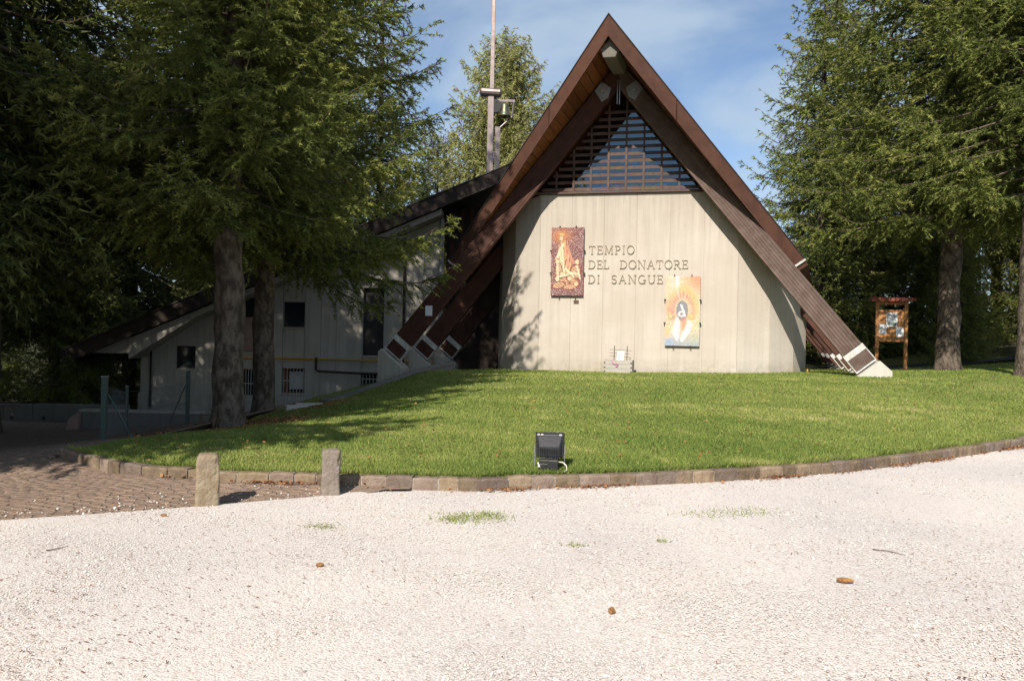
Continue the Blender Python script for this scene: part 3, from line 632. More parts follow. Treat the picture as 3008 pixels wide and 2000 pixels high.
MB().tube([(-.52, 0, 12.42 - gz), (-.45, 0, 12.42 - gz), (.36, 0, 12.38 - gz), (.42, 0, 12.38 - gz)], [.1, .2, .2, .12], 12).build('collar', M['copper'], mast, smooth=False)
MB().tube([(.36, 0, 10.85 - gz), (.9, 0, 11.35 - gz), (.97, 0, 12.0 - gz), (.97, 0, 12.25 - gz)], .045, 8).build('bracket', M['copper'], mast)
MB().box(.15, 1.02, -.05, .05, 12.0 - gz, 12.1 - gz).build('headstock', M['copper'], mast)
MB().tube([(.14, -.12, 11.8 - gz), (.14, .12, 11.8 - gz)], .3, 14).build('swing_wheel', M['black'], mast)
bl = MB().lathe([(.05, .6), (.14, .58), (.165, .48), (.175, .3), (.215, .12), (.28, .02), (.265, .01)], 18, (.58, 0, 11.35 - gz)).build('bell', M['verdigris'], mast, smooth=True)
MB().tube([(.58, 0, 11.5 - gz), (.58, 0, 11.27 - gz)], [.02, .05], 8).build('clapper', M['black'], bl)

# ------------------------------------------------------------------ lettering on the wall
def arc(cx, cy, rx, ry, a0, a1, n=12): return [(cx + rx * math.cos(R(a0 + (a1 - a0) * i / n)), cy + ry * math.sin(R(a0 + (a1 - a0) * i / n))) for i in range(n + 1)]
LET = {
 'T': (.78, [[(.04, .95), (.74, .95)], [(.39, 0), (.39, .95)], [(.06, .95), (.04, .76)], [(.72, .95), (.74, .76)], [(.27, .03), (.51, .03)]]),
 'E': (.66, [[(.12, 0), (.12, 1)], [(.0, .96), (.58, .96)], [(.0, .04), (.6, .04)], [(.12, .52), (.46, .52)], [(.57, .96), (.58, .78)], [(.6, .04), (.62, .24)], [(.46, .42), (.46, .62)]]),
 'M': (1.0, [[(.12, 0), (.16, 1)], [(.16, 1), (.5, .08)], [(.5, .08), (.84, 1)], [(.84, 1), (.88, 0)], [(.02, .03), (.22, .03)], [(.78, .03), (.98, .03)], [(.04, .97), (.18, .97)], [(.82, .97), (.96, .97)]]),
 'P': (.66, [[(.14, 0), (.14, 1)], [(.0, .96), (.34, .96)] , arc(.32, .71, .27, .25, 90, -90), [(.34, .46), (.14, .46)], [(.02, .03), (.28, .03)]]),
 'I': (.3, [[(.15, 0), (.15, 1)], [(.03, .03), (.27, .03)], [(.03, .97), (.27, .97)]]),
 'O': (.9, [arc(.45, .5, .4, .48, 0, 360, 28)]),
 'D': (.84, [[(.14, 0), (.14, 1)], [(.0, .96), (.34, .96)], arc(.34, .5, .42, .46, 90, -90, 18), [(.34, .04), (.0, .04)]]),
 'L': (.62, [[(.12, 0), (.12, 1)], [(.0, .97), (.26, .97)], [(.0, .04), (.56, .04)], [(.56, .04), (.58, .24)]]),
 'N': (.92, [[(.14, 0), (.14, 1)], [(.14, 1), (.78, 0)], [(.78, 0), (.78, 1)], [(.02, .03), (.26, .03)], [(.66, .97), (.9, .97)], [(.0, .97), (.16, .97)]]),
 'A': (.9, [[(.1, 0), (.45, 1)], [(.45, 1), (.8, 0)], [(.22, .36), (.68, .36)], [(.0, .03), (.2, .03)], [(.68, .03), (.9, .03)]]),
 'R': (.8, [[(.14, 0), (.14, 1)], [(.0, .96), (.34, .96)], arc(.34, .73, .25, .23, 90, -90), [(.34, .5), (.14, .5)], [(.36, .5), (.7, .03)], [(.02, .03), (.26, .03)], [(.64, .03), (.8, .03)]]),
 'S': (.64, [arc(.32, .74, .24, .22, 20, 270, 14), arc(.32, .27, .25, .25, 90, -160, 14)]),
 'G': (.9, [arc(.46, .5, .4, .48, 50, 325, 22), [(.8, .03), (.8, .42)], [(.62, .42), (.9, .42)]]),
 'U': (.88, [[(.14, 1), (.14, .34)], arc(.44, .34, .3, .31, 180, 360, 14), [(.74, .34), (.74, 1)], [(.02, .97), (.26, .97)], [(.62, .97), (.86, .97)]]),
}
lp = CL(0.15, -0.012, 0)
lettering = thing('wall_lettering', 'bronze capital letters TEMPIO DEL DONATORE DI SANGUE on the front wall', 'lettering', (lp.x, lp.y, 3.4), -TH)
def write(text, u0, u1, zb, cap):
    widths = [(LET[c][0] if c in LET else .95) for c in text]
    gap = ((u1 - u0) / cap - sum(widths)) / (len(text) - 1)
    x = u0
    for c, w in zip(text, widths):
        if c in LET:
            mb = MB(); k = 0
            for st in LET[c][1]:
                for (a, b) in zip(st[:-1], st[1:]):
                    p0 = Vector((x - .15 + a[0] * cap, zb - 3.4 + a[1] * cap)); p1 = Vector((x - .15 + b[0] * cap, zb - 3.4 + b[1] * cap)); d = p1 - p0
                    if d.length < 1e-5: continue
                    d.normalize(); nrm = Vector((-d.y, d.x)) * (.0115 if len(st) > 2 or abs(d.y) > .5 else .008); e = d * .004; k += 1
                    mb.prism([tuple(p0 - nrm - e), tuple(p1 - nrm + e), tuple(p1 + nrm + e), tuple(p0 + nrm - e)], 'y', -.014 - k * .0004, .02)
            mb.build('letter', M['letter'], lettering)
        x += (w + gap) * cap
write('TEMPIO', -1.345, 0.07, 4.34, .265); write('DEL DONATORE', -1.345, 1.69, 3.885, .265); write('DI SANGUE', -1.345, 0.95, 3.43, .265)

# ------------------------------------------------------------------ mosaics
def seg_d(px, py, a, b):
    ax_, ay_ = a; bx_, by_ = b; dx_, dy_ = bx_ - ax_, by_ - ay_
    t_ = np.clip(((px - ax_) * dx_ + (py - ay_) * dy_) / (dx_ * dx_ + dy_ * dy_ + 1e-9), 0, 1)
    return np.hypot(px - ax_ - t_ * dx_, py - ay_ - t_ * dy_)
def ell(px, py, cx, cy, rx, ry, rot=0):
    c_, s_ = math.cos(rot), math.sin(rot); x = (px - cx) * c_ + (py - cy) * s_; y = -(px - cx) * s_ + (py - cy) * c_
    return np.hypot(x / rx, y / ry)
def mosaic_one(x, y, g):
    """x 0..1, y 0..2; standing robed figure in gold over a dark speckled ground, smaller figures at its feet"""
    n = len(x); r_ = g.random(n); col = np.zeros((n, 3)); h = np.zeros(n)
    col[:] = np.array([.20, .075, .07]); col += (g.random((n, 1)) - .5) * np.array([.14, .08, .09])
    sp = r_ > .82; col[sp] = np.array([.55, .42, .40]) * (.7 + .5 * g.random((sp.sum(), 1)))
    glow = np.exp(-(ell(x, y, .3, 1.75, .28, .2) ** 2)); col = col * (1 - .7 * glow[:, None]) + np.array([.75, .26, .07]) * .7 * glow[:, None]
    def paint(mask, c, hh=.012, var=.25):
        col[mask] = np.array(c) * (1 - var / 2 + var * g.random((mask.sum(), 1))); h[mask] = hh
    ctr = .36 + .05 * (1.8 - y)
    robe = (y < 1.62) & (y > .55) & (np.abs(x - ctr) < .12 + .17 * (1.62 - y) / 1.07)
    paint(robe, (.62, .36, .17)); fold = robe & (np.sin((x - .08 * y) * 60 + 3 * np.sin(y * 4)) > .55); paint(fold, (.30, .11, .06), .006)
    light = robe & (np.abs(x - ctr + .06) < .07) & (y < 1.35); paint(light, (.8, .66, .42))
    lf2 = light & (np.sin(x * 90 + y * 9) > .75); paint(lf2, (.5, .27, .14), .01)
    paint(seg_d(x, y, (.16, 1.05), (.36, 1.5)) < .045, (.78, .62, .4), .016)
    paint(seg_d(x, y, (.5, 1.42), (.68, .95)) < .04, (.58, .25, .16), .016)
    paint(seg_d(x, y, (.44, 1.3), (.56, .85)) < .03, (.66, .3, .2), .014)
    paint(ell(x, y, .31, 1.70, .085, .105) < 1, (.42, .18, .09), .016); paint(ell(x, y, .31, 1.68, .055, .07) < 1, (.72, .5, .3), .02)
    paint((y > 1.76) & (y < 1.83) & (np.abs(x - .31) < .07) & (np.sin(x * 120) > -.3), (.85, .6, .2), .02)
    for (cx, cy, hx, hy, rx, ry, rt) in ((.24, .72, .2, 1.0, .11, .26, .1), (.75, .68, .8, .98, .15, .25, -.25), (.45, .42, .34, .62, .26, .12, .3), (.7, .42, .58, .5, .22, .1, -.5), (.25, .3, .2, .48, .2, .1, .2), (.62, .26, .78, .34, .25, .08, .15)):
        b_ = ell(x, y, cx, cy, rx, ry, rt); paint(b_ < 1, (.68, .4, .22), .014); paint((b_ < 1) & (np.sin((x * math.cos(rt * 3) + y) * 75) > .6), (.3, .1, .07), .006)
        paint((b_ > .9) & (b_ < 1.12), (.24, .07, .05), .004); hd = ell(x, y, hx, hy, .075, .08); paint(hd < 1, (.8, .56, .34), .018); paint((hd > .85) & (hd < 1.1), (.3, .1, .06), .006)
    for a, b in (((.45, .8), (.7, .55)), ((.5, .7), (.85, .62)), ((.3, .55), (.55, .62)), ((.2, .9), (.22, .5)), ((.8, .85), (.9, .5))):
        paint(seg_d(x, y, a, b) < .028, (.82, .64, .42), .018)
    return col, h
def mosaic_two(x, y, g):
    """warm sunburst top right, pale beam, dark oval with a white letter d, two white hands, blue and green foot"""
    n = len(x); h = np.zeros(n); col = np.zeros((n, 3)); base = np.array([.80, .62, .36]); col[:] = base
    nz_ = g.random((n, 1)); col *= .78 + .4 * nz_
    pick = g.random(n); col[pick > .8] = np.array([.8, .4, .16]); col[(pick > .6) & (pick < .68)] = np.array([.72, .68, .6]); col[(pick > .5) & (pick < .54)] = np.array([.75, .25, .16])
    def blend(w, c):
        nonlocal col; w = np.clip(w, 0, 1)[:, None] * (.65 + .6 * g.random((n, 1))); w = np.clip(w, 0, 1); col = col * (1 - w) + np.array(c) * w
    d = np.hypot(x - .95, y - 1.93); an = np.arctan2(y - 1.93, x - .95)
    blend(np.exp(-(d / .35) ** 2) * 1.1, (.82, .2, .1)); blend((np.sin(an * 26) > .3) * np.exp(-(d / .6) ** 2) * .8, (.85, .3, .12))
    blend(np.exp(-((x - .33 - .04 * (2 - y)) / .055) ** 2) * (y > 1.42) * .95, (.86, .86, .84)); blend(np.exp(-((x - .2 - .05 * (2 - y)) / .06) ** 2) * (y > 1.45) * .7, (.5, .6, .45))
    o = ell(x, y, .5, 1.0, .24, .38); a2 = np.arctan2(y - 1.0, x - .5)
    blend(np.exp(-((o - 1.25) / .35) ** 2) * (y > .75) * (.7 + .5 * np.sin(a2 * 30)), (.75, .13, .08)); blend(np.exp(-((o - 1.7) / .3) ** 2) * (y > .9) * .7, (.88, .42, .08))
    left = np.exp(-(ell(x, y, .15, 1.0, .22, .35) ** 2)) * (g.random(n) > .45); blend(left, (.62, .18, .16))
    core = ell(x, y, .49, 1.0, .17, .30) < 1; col[core] = np.array([.17, .17, .18]) * (.8 + .4 * g.random((core.sum(), 1)))
    blend((y < .5) * (1 - y / .5) * 1.0, (.24, .32, .42)); blend(np.exp(-(ell(x, y, .12, .12, .12, .12) ** 2)), (.15, .35, .6)); blend(np.exp(-(ell(x, y, .85, .25, .15, .22) ** 2)) * (g.random(n) > .5), (.35, .45, .2))
    blend(np.exp(-(ell(x, y, .55, .62, .1, .22) ** 2)), (.7, .2, .1)); blend(np.exp(-(ell(x, y, .08, .4, .08, .2) ** 2)), (.8, .45, .15))
    def paint(mask, c, hh=.008): col[mask] = np.array(c) * (.9 + .15 * g.random((mask.sum(), 1))); h[mask] = hh
    for cx, cy in ((.16, .84), (.75, .85)):
        q = ell(x, y, cx, cy, .085, .085); paint((q < 1) & (q > .55), (.45, .4, .15) if cx < .5 else (.8, .35, .08)); paint(q <= .55, (.8, .5, .2))
    q = ell(x, y, .47, .91, .105, .09); paint((q < 1) & (q > .45), (.84, .84, .83), .012)
    paint(seg_d(x, y, (.575, .85), (.46, 1.17)) < .03, (.84, .84, .83), .012)
    for pts in (((.34, .16), (.30, .55), (.33, .8)), ((.34, .16), (.345, .5), (.375, .8)), ((.36, .18), (.39, .5), (.41, .72)), ((.33, .2), (.26, .45), (.27, .62)), ((.3, .25), (.2, .36), (.19, .42)),
                ((.5, .12), (.62, .4), (.68, .72)), ((.52, .14), (.66, .4), (.735, .68)), ((.54, .16), (.7, .4), (.77, .6)), ((.5, .16), (.58, .38), (.62, .6)), ((.48, .2), (.52, .34), (.54, .4))):
        for a, b in zip(pts[:-1], pts[1:]): paint(seg_d(x, y, a, b) < .021, (.85, .84, .82), .012)
    paint((ell(x, y, .345, .27, .06, .14) < 1), (.85, .84, .82), .012); paint((ell(x, y, .52, .22, .055, .12, -.4) < 1), (.85, .82, .8), .012)
    return col, h
def mosaic(name, label, u0, u1, z0, z1, fn, nx, ny, seed, gam):
    p = CL(u0, 0, 0); o = thing(name, label, 'mosaic', (p.x, p.y, z0), -TH)
    w, hgt = u1 - u0, z1 - z0
    MB().box(0, w, -.095, -.055, 0, hgt).build('backing_board', M['slat'], o)
    g = np.random.default_rng(seed)
    I, J = np.meshgrid(np.arange(nx), np.arange(ny)); I = I.ravel(); J = J.ravel()
    x = (I + .5) / nx; y = (J + .5) / ny * 2
    col, h = fn(x + g.normal(0, .004, len(x)), y + g.normal(0, .004, len(x)), g); col = col ** gam
    sx, sz = w / nx, hgt / ny; gp = .12; n = len(x)
    x0 = I * sx + sx * gp * g.random(n); x1 = (I + 1) * sx - sx * gp * g.random(n); za = J * sz + sz * gp * g.random(n); zb_ = (J + 1) * sz - sz * gp * g.random(n)
    yb = -.096 - .004 - h - .003 * g.random(n)
    f_ = np.stack([np.stack([x0, yb, za], -1), np.stack([x1, yb, za], -1), np.stack([x1, yb, zb_], -1), np.stack([x0, yb, zb_], -1)], 1)
    bk = f_.copy(); bk[:, :, 1] = -.094
    v = np.concatenate([f_, bk], 1).reshape(-1, 3); base = np.arange(n)[:, None] * 8
    fc = np.concatenate([base + np.array(q)[None] for q in ((0, 1, 2, 3), (0, 4, 5, 1), (1, 5, 6, 2), (2, 6, 7, 3), (3, 7, 4, 0))], 0)
    cc = np.tile(np.c_[np.clip(col, 0, 1), np.ones(n)], (5, 1))
    me = fast_mesh('tesserae', v, fc, {'tile': ('FACE', 'FLOAT_COLOR', cc)}); tag(link('tesserae', me, M['tile'], o), kind='stuff')
    for cx, cz, hx, hz in ((.25 * w, -.02, .014, .035), (.75 * w, -.02, .014, .035), (.25 * w, hgt + .02, .014, .03), (.75 * w, hgt + .02, .014, .03), (-.01, .33 * hgt, .03, .018), (-.01, .66 * hgt, .03, .018), (w + .01, .33 * hgt, .03, .018), (w + .01, .66 * hgt, .03, .018)):
        MB().box(cx - hx, cx + hx, -.125, 0.012, cz - hz, cz + hz).build('wall_clip', M['slat'], o)
    return o
mosaic('relief_mosaic', 'dark red mosaic of a golden robed figure, left of the lettering', -2.515, -1.49, 3.04, 5.17, mosaic_one, 56, 116, 3, .8)
mosaic('hands_mosaic', 'colourful mosaic of white hands below a letter d, under the lettering', 1.04, 2.065, 1.54, 3.655, mosaic_two, 56, 116, 4, .62)
p = CL(-1.71, 0, 0); pq = thing('wall_plaque', 'tiny bronze plaque just below the dark red mosaic', 'plaque', (p.x, p.y, 2.85), -TH)
MB().box(-.08, .08, -.02, .012, -.055, .055).build('plate', M['slat'], pq, bevel=.004)
for xx in (-.065, .065): MB().tube([(xx, -.02, 0), (xx, -.026, 0)], .008, 8).build('screw', M['bolt'], pq)

# ------------------------------------------------------------------ planter
p = CL(-0.29, -0.55, 0); pz = float(lawn_z(np.array([p.x]), np.array([p.y]))[0])
planter = thing('planter_box', 'weathered grey timber planter with bare trellis at foot of the front wall', 'planter', (p.x, p.y, pz), -TH - R(4))
for j in range(3):
    MB().box(-.43, .43, -.2, -.17, .012 + j * .13, .137 + j * .13).build('board', M['planter'], planter, bevel=.004)
    MB().box(-.43, .43, .17, .2, .012 + j * .13, .137 + j * .13).build('board', M['planter'], planter)
    for sx in (-1, 1):
        MB().box(sx * .415 - .014, sx * .415 + .014, -.169, .169, .012 + j * .13, .137 + j * .13).build('end_board', M['planter'], planter)
        MB().box(sx * .40 - .022, sx * .40 + .022, -.206, -.2005, .03 + j * .13, .07 + j * .13).build('bolt_plate', M['slat'], planter)
MB().box(-.4, .4, -.169, .169, .28, .36).build('soil', M['forest_floor'], planter)
for sx in (-.17, .22): MB().tube([(sx, .1, .3), (sx + .01, .11, .82)], .012, 6).build('trellis_post', M['twigwood'], planter)
for zz in (.5, .6, .7): MB().tube([(-.28 - random.random() * .05, .085, zz + .01), (.36 - random.random() * .1, .09, zz - .02)], .007, 6).build('trellis_rail', M['twigwood'], planter)
ns = thing('paper_note', 'white paper note propped in the grey planter', 'paper', planter.matrix_basis @ Vector((.03, -.06, .36)), -TH - R(4))
MB().hexa([(-.1, 0, 0), (.11, 0, 0), (.11, .006, 0), (-.1, .006, 0)], [(-.07, .06, .3), (.13, .06, .3), (.13, .066, .3), (-.07, .066, .3)]).build('sheet', M['paper'], ns)
MB().hexa([(-.07, .005, .05), (.02, .005, .05), (.02, .01, .05), (-.07, .01, .05)], [(-.055, .047, .25), (.03, .047, .25), (.03, .05, .25), (-.055, .05, .25)]).build('print', M['print'], ns)
rb_ = MB(); rpath = [(-.18, -.215, .39), (-.15, -.225, .3), (-.08, -.222, .27), (-.02, -.228, .29), (.02, -.222, .25), (-.01, -.226, .22), (-.06, -.224, .2)]
rb_.tube(rpath, .014, 6)
rbo = rb_.build('ribbon', M['ribbon'], None); rbo.location = planter.location; rbo.rotation_euler = planter.rotation_euler
tag(rbo, 'pink ribbon hanging over the front of the grey planter', 'ribbon')

# ------------------------------------------------------------------ floodlight on the lawn
fx, fy = 0.455, 8.85; fz = float(lawn_z(np.array([fx]), np.array([fy]))[0])
fl = thing('floodlight', 'black floodlight with finned back standing on the lawn edge', 'floodlight', (fx, fy, fz), R(-4))
hs = MB(); hs.hexa([(-.155, .02, .13), (.155, .02, .13), (.165, .17, .17), (-.165, .17, .17)], [(-.16, .05, .395), (.16, .05, .395), (.17, .15, .41), (-.17, .15, .41)])
MBh = hs.build('housing', M['black'], fl, bevel=.012)
MB().hexa([(-.125, -.05, .15), (.115, -.05, .15), (.14, .015, .14), (-.14, .015, .14)], [(-.12, -.035, .265), (.11, -.035, .265), (.145, .045, .385), (-.145, .045, .385)]).build('rear_hump', M['black'], fl, bevel=.008)
for i in range(12):
    xx = -.11 + i * .0195
    MB().box(xx, xx + .006, -.075, -.038, .155, .255).build('cooling_fin', M['black'], fl)
MB().hexa([(-.15, .172, .18), (.15, .172, .18), (.15, .18, .18), (-.15, .18, .18)], [(-.155, .152, .4), (.155, .152, .4), (.155, .16, .4), (-.155, .16, .4)]).build('front_glass', M['lamp_glass'], fl)
MB().box(-.12, .1, -.10, .02, .01, .125).build('gear_box', M['black'], fl, bevel=.01)
MB().box(.005, .095, -.106, -.1005, .02, .115).build('gear_cover', M['black'], fl, bevel=.003)
MB().box(-.12, -.02, -.1035, -.1005, .075, .08).build('cover_seam', M['steel'], fl)
for xx in (-.13, -.09, .12): MB().box(xx - .014, xx + .014, .03, .045, .385, .4).build('clip', M['white'], fl)
for sx in (-1, 1): MB().box(sx * .172 - .004, sx * .172 + .004, .06, .1, .0, .28).build('stirrup_arm', M['steel'], fl)
MB().box(-.176, .176, .06, .1, -.01, .002).build('stirrup_foot', M['steel'], fl)
MB().tube([(.105, -.06, .1), (.15, -.08, .1), (.19, -.1, .07), (.2, -.115, .02), (.17, -.13, -.0), (.1, -.135, -.005), (.05, -.12, -.02)], .008, 8).build('cable', M['cable'], fl, smooth=True)
MB().tube([(-.125, -.08, .09), (-.11, -.11, .04)], .012, 8).build('cable_gland', M['white'], fl)

# ------------------------------------------------------------------ stone bollards
def bollard(label, x, y, w, h, rnd, m, rz, seed):
    o = None; g = random.Random(seed); n = 9; prof = []
    mb = MB(); rows = [(-.25, 1.04)] + [(h * q / 12 * (1 - rnd / h), 1.02 - .05 * q / 12) for q in range(13)]; pits = [(g.uniform(0, 6.28), g.uniform(0, h), g.uniform(.006, .02), g.uniform(.02, .06)) for _ in range(34)]
    for i in range(6):
        a = (i + 1) / 6 * math.pi / 2 * .92; rows.append((h - rnd + rnd * math.sin(a), .97 * (1 - .42 * (1 - math.cos(a)))))
    K = 32; vv = []
    for (z, sc) in rows:
        for k in range(K):
            t_ = 2 * math.pi * k / K; c_, s_ = math.cos(t_), math.sin(t_); e = .28
            px = math.copysign(abs(c_) ** e, c_) * w / 2 * sc; py = math.copysign(abs(s_) ** e, s_) * w / 2 * sc
            dd = sum(pd * math.exp(-((((t_ - pa + math.pi) % (2 * math.pi) - math.pi) * w * .6) ** 2 + (z - pz_) ** 2) / pw ** 2) for pa, pz_, pd, pw in pits); fk = 1 - dd / w * 1.6
            vv.append((px * fk + g.uniform(-.002, .002), py * fk + g.uniform(-.002, .002), z + (g.uniform(-.002, .002))))
    ff = [tuple(range(K - 1, -1, -1)), tuple(range((len(rows) - 1) * K, len(rows) * K))]
    for i in range(len(rows) - 1):
        for k in range(K): ff.append((i*K+k, i*K+(k+1)%K, (i+1)*K+(k+1)%K, (i+1)*K+k))
    mb.add(vv, ff); o = mb.build('stone_bollard', m, None, smooth=True); o.location = (x, y, 0); o.rotation_euler.z = rz
    return tag(o, label, 'bollard', 'bollards between gravel and path')
bollard('round-topped sandstone bollard, the larger and more yellow of the two', -2.84, 7.33, .215, .475, .06, M['stone'], R(20), 1)
bollard('flat-topped grey brown stone bollard, nearer the lit kerb and floodlight', -1.82, 7.94, .2, .455, .025, M['stone_grey'], R(14), 2)

# ------------------------------------------------------------------ kerb stones
kerb = bpy.data.objects.new('kerb', None); COL.objects.link(kerb); tag(kerb, kind='structure')
kp = [Vector((a, b)) for a, b in zip(KX, KY)]
def smooth_poly(pts, n=8):
    out = []
    for i in range(len(pts) - 1):
        p0, p1, p2, p3 = pts[max(i-1, 0)], pts[i], pts[i+1], pts[min(i+2, len(pts)-1)]
        for k in range(n):
            t_ = k / n; out.append(.5 * ((2*p1) + (p2 - p0) * t_ + (2*p0 - 5*p1 + 4*p2 - p3) * t_**2 + (3*p1 - p0 - 3*p2 + p3) * t_**3))
    return out + [pts[-1]]
ks = smooth_poly(kp); cum = [0]
for a, b in zip(ks[:-1], ks[1:]): cum.append(cum[-1] + (b - a).length)
def kat(s_):
    i = min(max(int(np.searchsorted(cum, s_)) - 1, 0), len(ks) - 2); t_ = (s_ - cum[i]) / (cum[i+1] - cum[i] + 1e-9); p = ks[i].lerp(ks[i+1], min(max(t_, 0), 1)); d = (ks[i+1] - ks[i]).normalized(); return p, d
s_ = 0.0; g = random.Random(5); mort = MB()
while s_ < cum[-1] - .4:
    Lk = g.uniform(.2, .37); p0, d0 = kat(s_); p1, d1 = kat(s_ + Lk); d = (p1 - p0).normalized(); nrm = Vector((-d.y, d.x))
    zz = .138 + g.uniform(-.007, .006); off = g.uniform(-.006, .006); gp = .007
    a = p0 + d * gp + nrm * off; b = p1 - d * gp + nrm * (off + g.uniform(-.004, .004)); dep = .13
    base_ = []; top_ = []
    nseg = 4; vv = []; ff = []
    for i in range(nseg + 1):
        q = a.lerp(b, i / nseg); e = .012 if i in (0, nseg) else 0
        j = lambda m=.004: g.uniform(-m, m)
        f0 = q + nrm * (e * .6); f1 = q + nrm * (.016 + j()); bk_ = q + nrm * dep
        vv += [(f0.x + j(), f0.y + j(), -.12), (f0.x + j(), f0.y + j(), zz - .022 - e), (f1.x, f1.y, zz - e * .6 + j()), (bk_.x, bk_.y, zz - .004 + j()), (bk_.x, bk_.y, -.12)]
    for i in range(nseg):
        for k in range(4): ff.append((i*5+k, (i+1)*5+k, (i+1)*5+k+1, i*5+k+1))
    ff += [(0, 1, 2, 3, 4), tuple(nseg * 5 + i for i in (4, 3, 2, 1, 0))]
    MB().add(vv, ff).build('kerb_stone', M['kerb'] if g.random() < .6 else M['kerb_pink'], kerb)
    s_ += Lk
for s0 in np.arange(0, cum[-1] - .3, .1):
    p0, d = kat(s0); p1, _ = kat(s0 + .1); nrm = Vector((-d.y, d.x)); a = p0 + nrm * .02; b = p1 + nrm * .02; c = p1 + nrm * .11; e = p0 + nrm * .11
    mort.hexa([(a.x, a.y, -.12), (b.x, b.y, -.12), (c.x, c.y, -.12), (e.x, e.y, -.12)], [(a.x, a.y, .122), (b.x, b.y, .122), (c.x, c.y, .122), (e.x, e.y, .122)])
mort.build('mortar', M['mortar'], kerb)

# ------------------------------------------------------------------ setts on the path
g = np.random.default_rng(11); cand = []
yy = 4.0
while yy < 13.5:
    rowp = 0.082; x0 = -10 + g.random() * .1
    while x0 < EX[-1]:
        wd = g.uniform(.085, .13); xc = x0 + wd / 2
        yc = yy + (gravel_y(xc) - gravel_y(-4.0)) * 1.0
        if yc > gravel_y(xc) + .05 and (xc < KX[0] - .05 or yc < kerb_y(xc) - .07) and xc > -.68 * yc - .3: cand.append((xc, yc, wd))
        x0 += wd + .01
    yy += rowp
cand = np.array(cand); cz = path_z(cand[:, 0], cand[:, 1]); order = np.argsort(np.hypot(cand[:, 0], cand[:, 1]))
def sett_shape(wd, ln, gg):
    a, b, h = wd / 2, ln / 2, .04 + gg.uniform(-.003, .003); i = .01
    j = lambda m=.004: gg.uniform(-m, m)
    return [(-a + j(), -b + j(), 0), (a + j(), -b + j(), 0), (a + j(), b + j(), 0), (-a + j(), b + j(), 0), (-a, -b, h * .7), (a, -b, h * .7), (a, b, h * .7), (-a, b, h * .7), (-a + i, -b + i, h + j(.003)), (a - i, -b + i, h + j(.003)), (a - i, b - i, h + j(.003)), (-a + i, b - i, h + j(.003))]
SF = [(0, 1, 5, 4), (1, 2, 6, 5), (2, 3, 7, 6), (3, 0, 4, 7), (4, 5, 9, 8), (5, 6, 10, 9), (6, 7, 11, 10), (7, 4, 8, 11), (8, 9, 10, 11)]
vari = []
for k in range(8):
    me = bpy.data.meshes.new('sett'); me.from_pydata(sett_shape(.085 + .006 * k, .072, random.Random(k)), [], SF); me.update(); me.materials.append(M['sett']); vari.append(me)
for k in order[:300]:
    o = bpy.data.objects.new('sett', vari[int(np.clip((cand[k, 2] - .085) / .006, 0, 7))]); COL.objects.link(o); o.parent = PATH
    o.location = (cand[k, 0], cand[k, 1], cz[k] - .004); o.rotation_euler = (g.normal(0, .008), g.normal(0, .008), g.normal(.12, .04))
V = []; FF = []
gg = random.Random(3)
for k in order[300:]:
    b0 = len(V); ca, sa = math.cos(.12 + gg.gauss(0, .05)), 0; sa = math.sqrt(max(0, 1 - ca * ca))
    for (a, b, c) in sett_shape(cand[k, 2], .072, gg): V.append((cand[k, 0] + a * ca - b * sa, cand[k, 1] + a * sa + b * ca, cz[k] - .004 + c))
    FF += [tuple(i + b0 for i in q) for q in SF]
me = fast_mesh('far_setts', np.array(V), np.array(FF)); tag(link('far_setts', me, M['sett'], PATH), kind='stuff')

# ------------------------------------------------------------------ ramp wall beside the left beams
rp_pts = [(-4.55, 18.9), (-4.2, 19.6), (-3.6, 21), (-2.95, 22.4), (-2.3, 23.5), (-1.85, 24.2)]
rz_ = [0.02, .08, .29, .56, .75, .83]
ramp = thing('ramp_wall', 'low curved concrete wall climbing the lawn to the left beams', 'low wall', (-3.2, 21.8, T(-3.2, 21.8)))
for i in range(len(rp_pts) - 1):
    a, b = Vector(rp_pts[i]), Vector(rp_pts[i+1]); d = (b - a).normalized(); nn = Vector((-d.y, d.x)); a2 = a + d * .01; b2 = b - d * .01
    L0 = Vector((-3.2, 21.8, T(-3.2, 21.8)))
    q = [(a2 - nn * .11), (b2 - nn * .11), (b2 + nn * .11), (a2 + nn * .11)]; zt = [rz_[i], rz_[i+1], rz_[i+1], rz_[i]]
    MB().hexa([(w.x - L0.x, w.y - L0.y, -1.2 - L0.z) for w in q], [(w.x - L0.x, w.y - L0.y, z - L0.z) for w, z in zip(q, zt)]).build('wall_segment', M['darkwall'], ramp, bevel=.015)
    q = [(a2 - nn * .15), (b2 - nn * .15), (b2 + nn * .15), (a2 + nn * .15)]
    MB().hexa([(w.x - L0.x, w.y - L0.y, z + .003 - L0.z) for w, z in zip(q, zt)], [(w.x - L0.x, w.y - L0.y, z + .06 - L0.z) for w, z in zip(q, zt)]).build('coping_slab', M['darkwall'], ramp, bevel=.008)
for i, (x, y, w, d, rz0) in enumerate(((-4.75, 18.35, .62, .3, .3), (-4.95, 18.0, .5, .26, .45))):
    z = T(x, y); o = MB().box(-w/2, w/2, -d/2, d/2, -.05, .075 + .02 * i).build('stone_slab', M['foot'], None, bevel=.012); o.location = (x, y, z + .01); o.rotation_euler.z = rz0
    tag(o, ['pale stone slab lying at the low end of the ramp wall', 'smaller pale slab just in front of the ramp end slab'][i], 'stone slab', 'slabs at the ramp end')

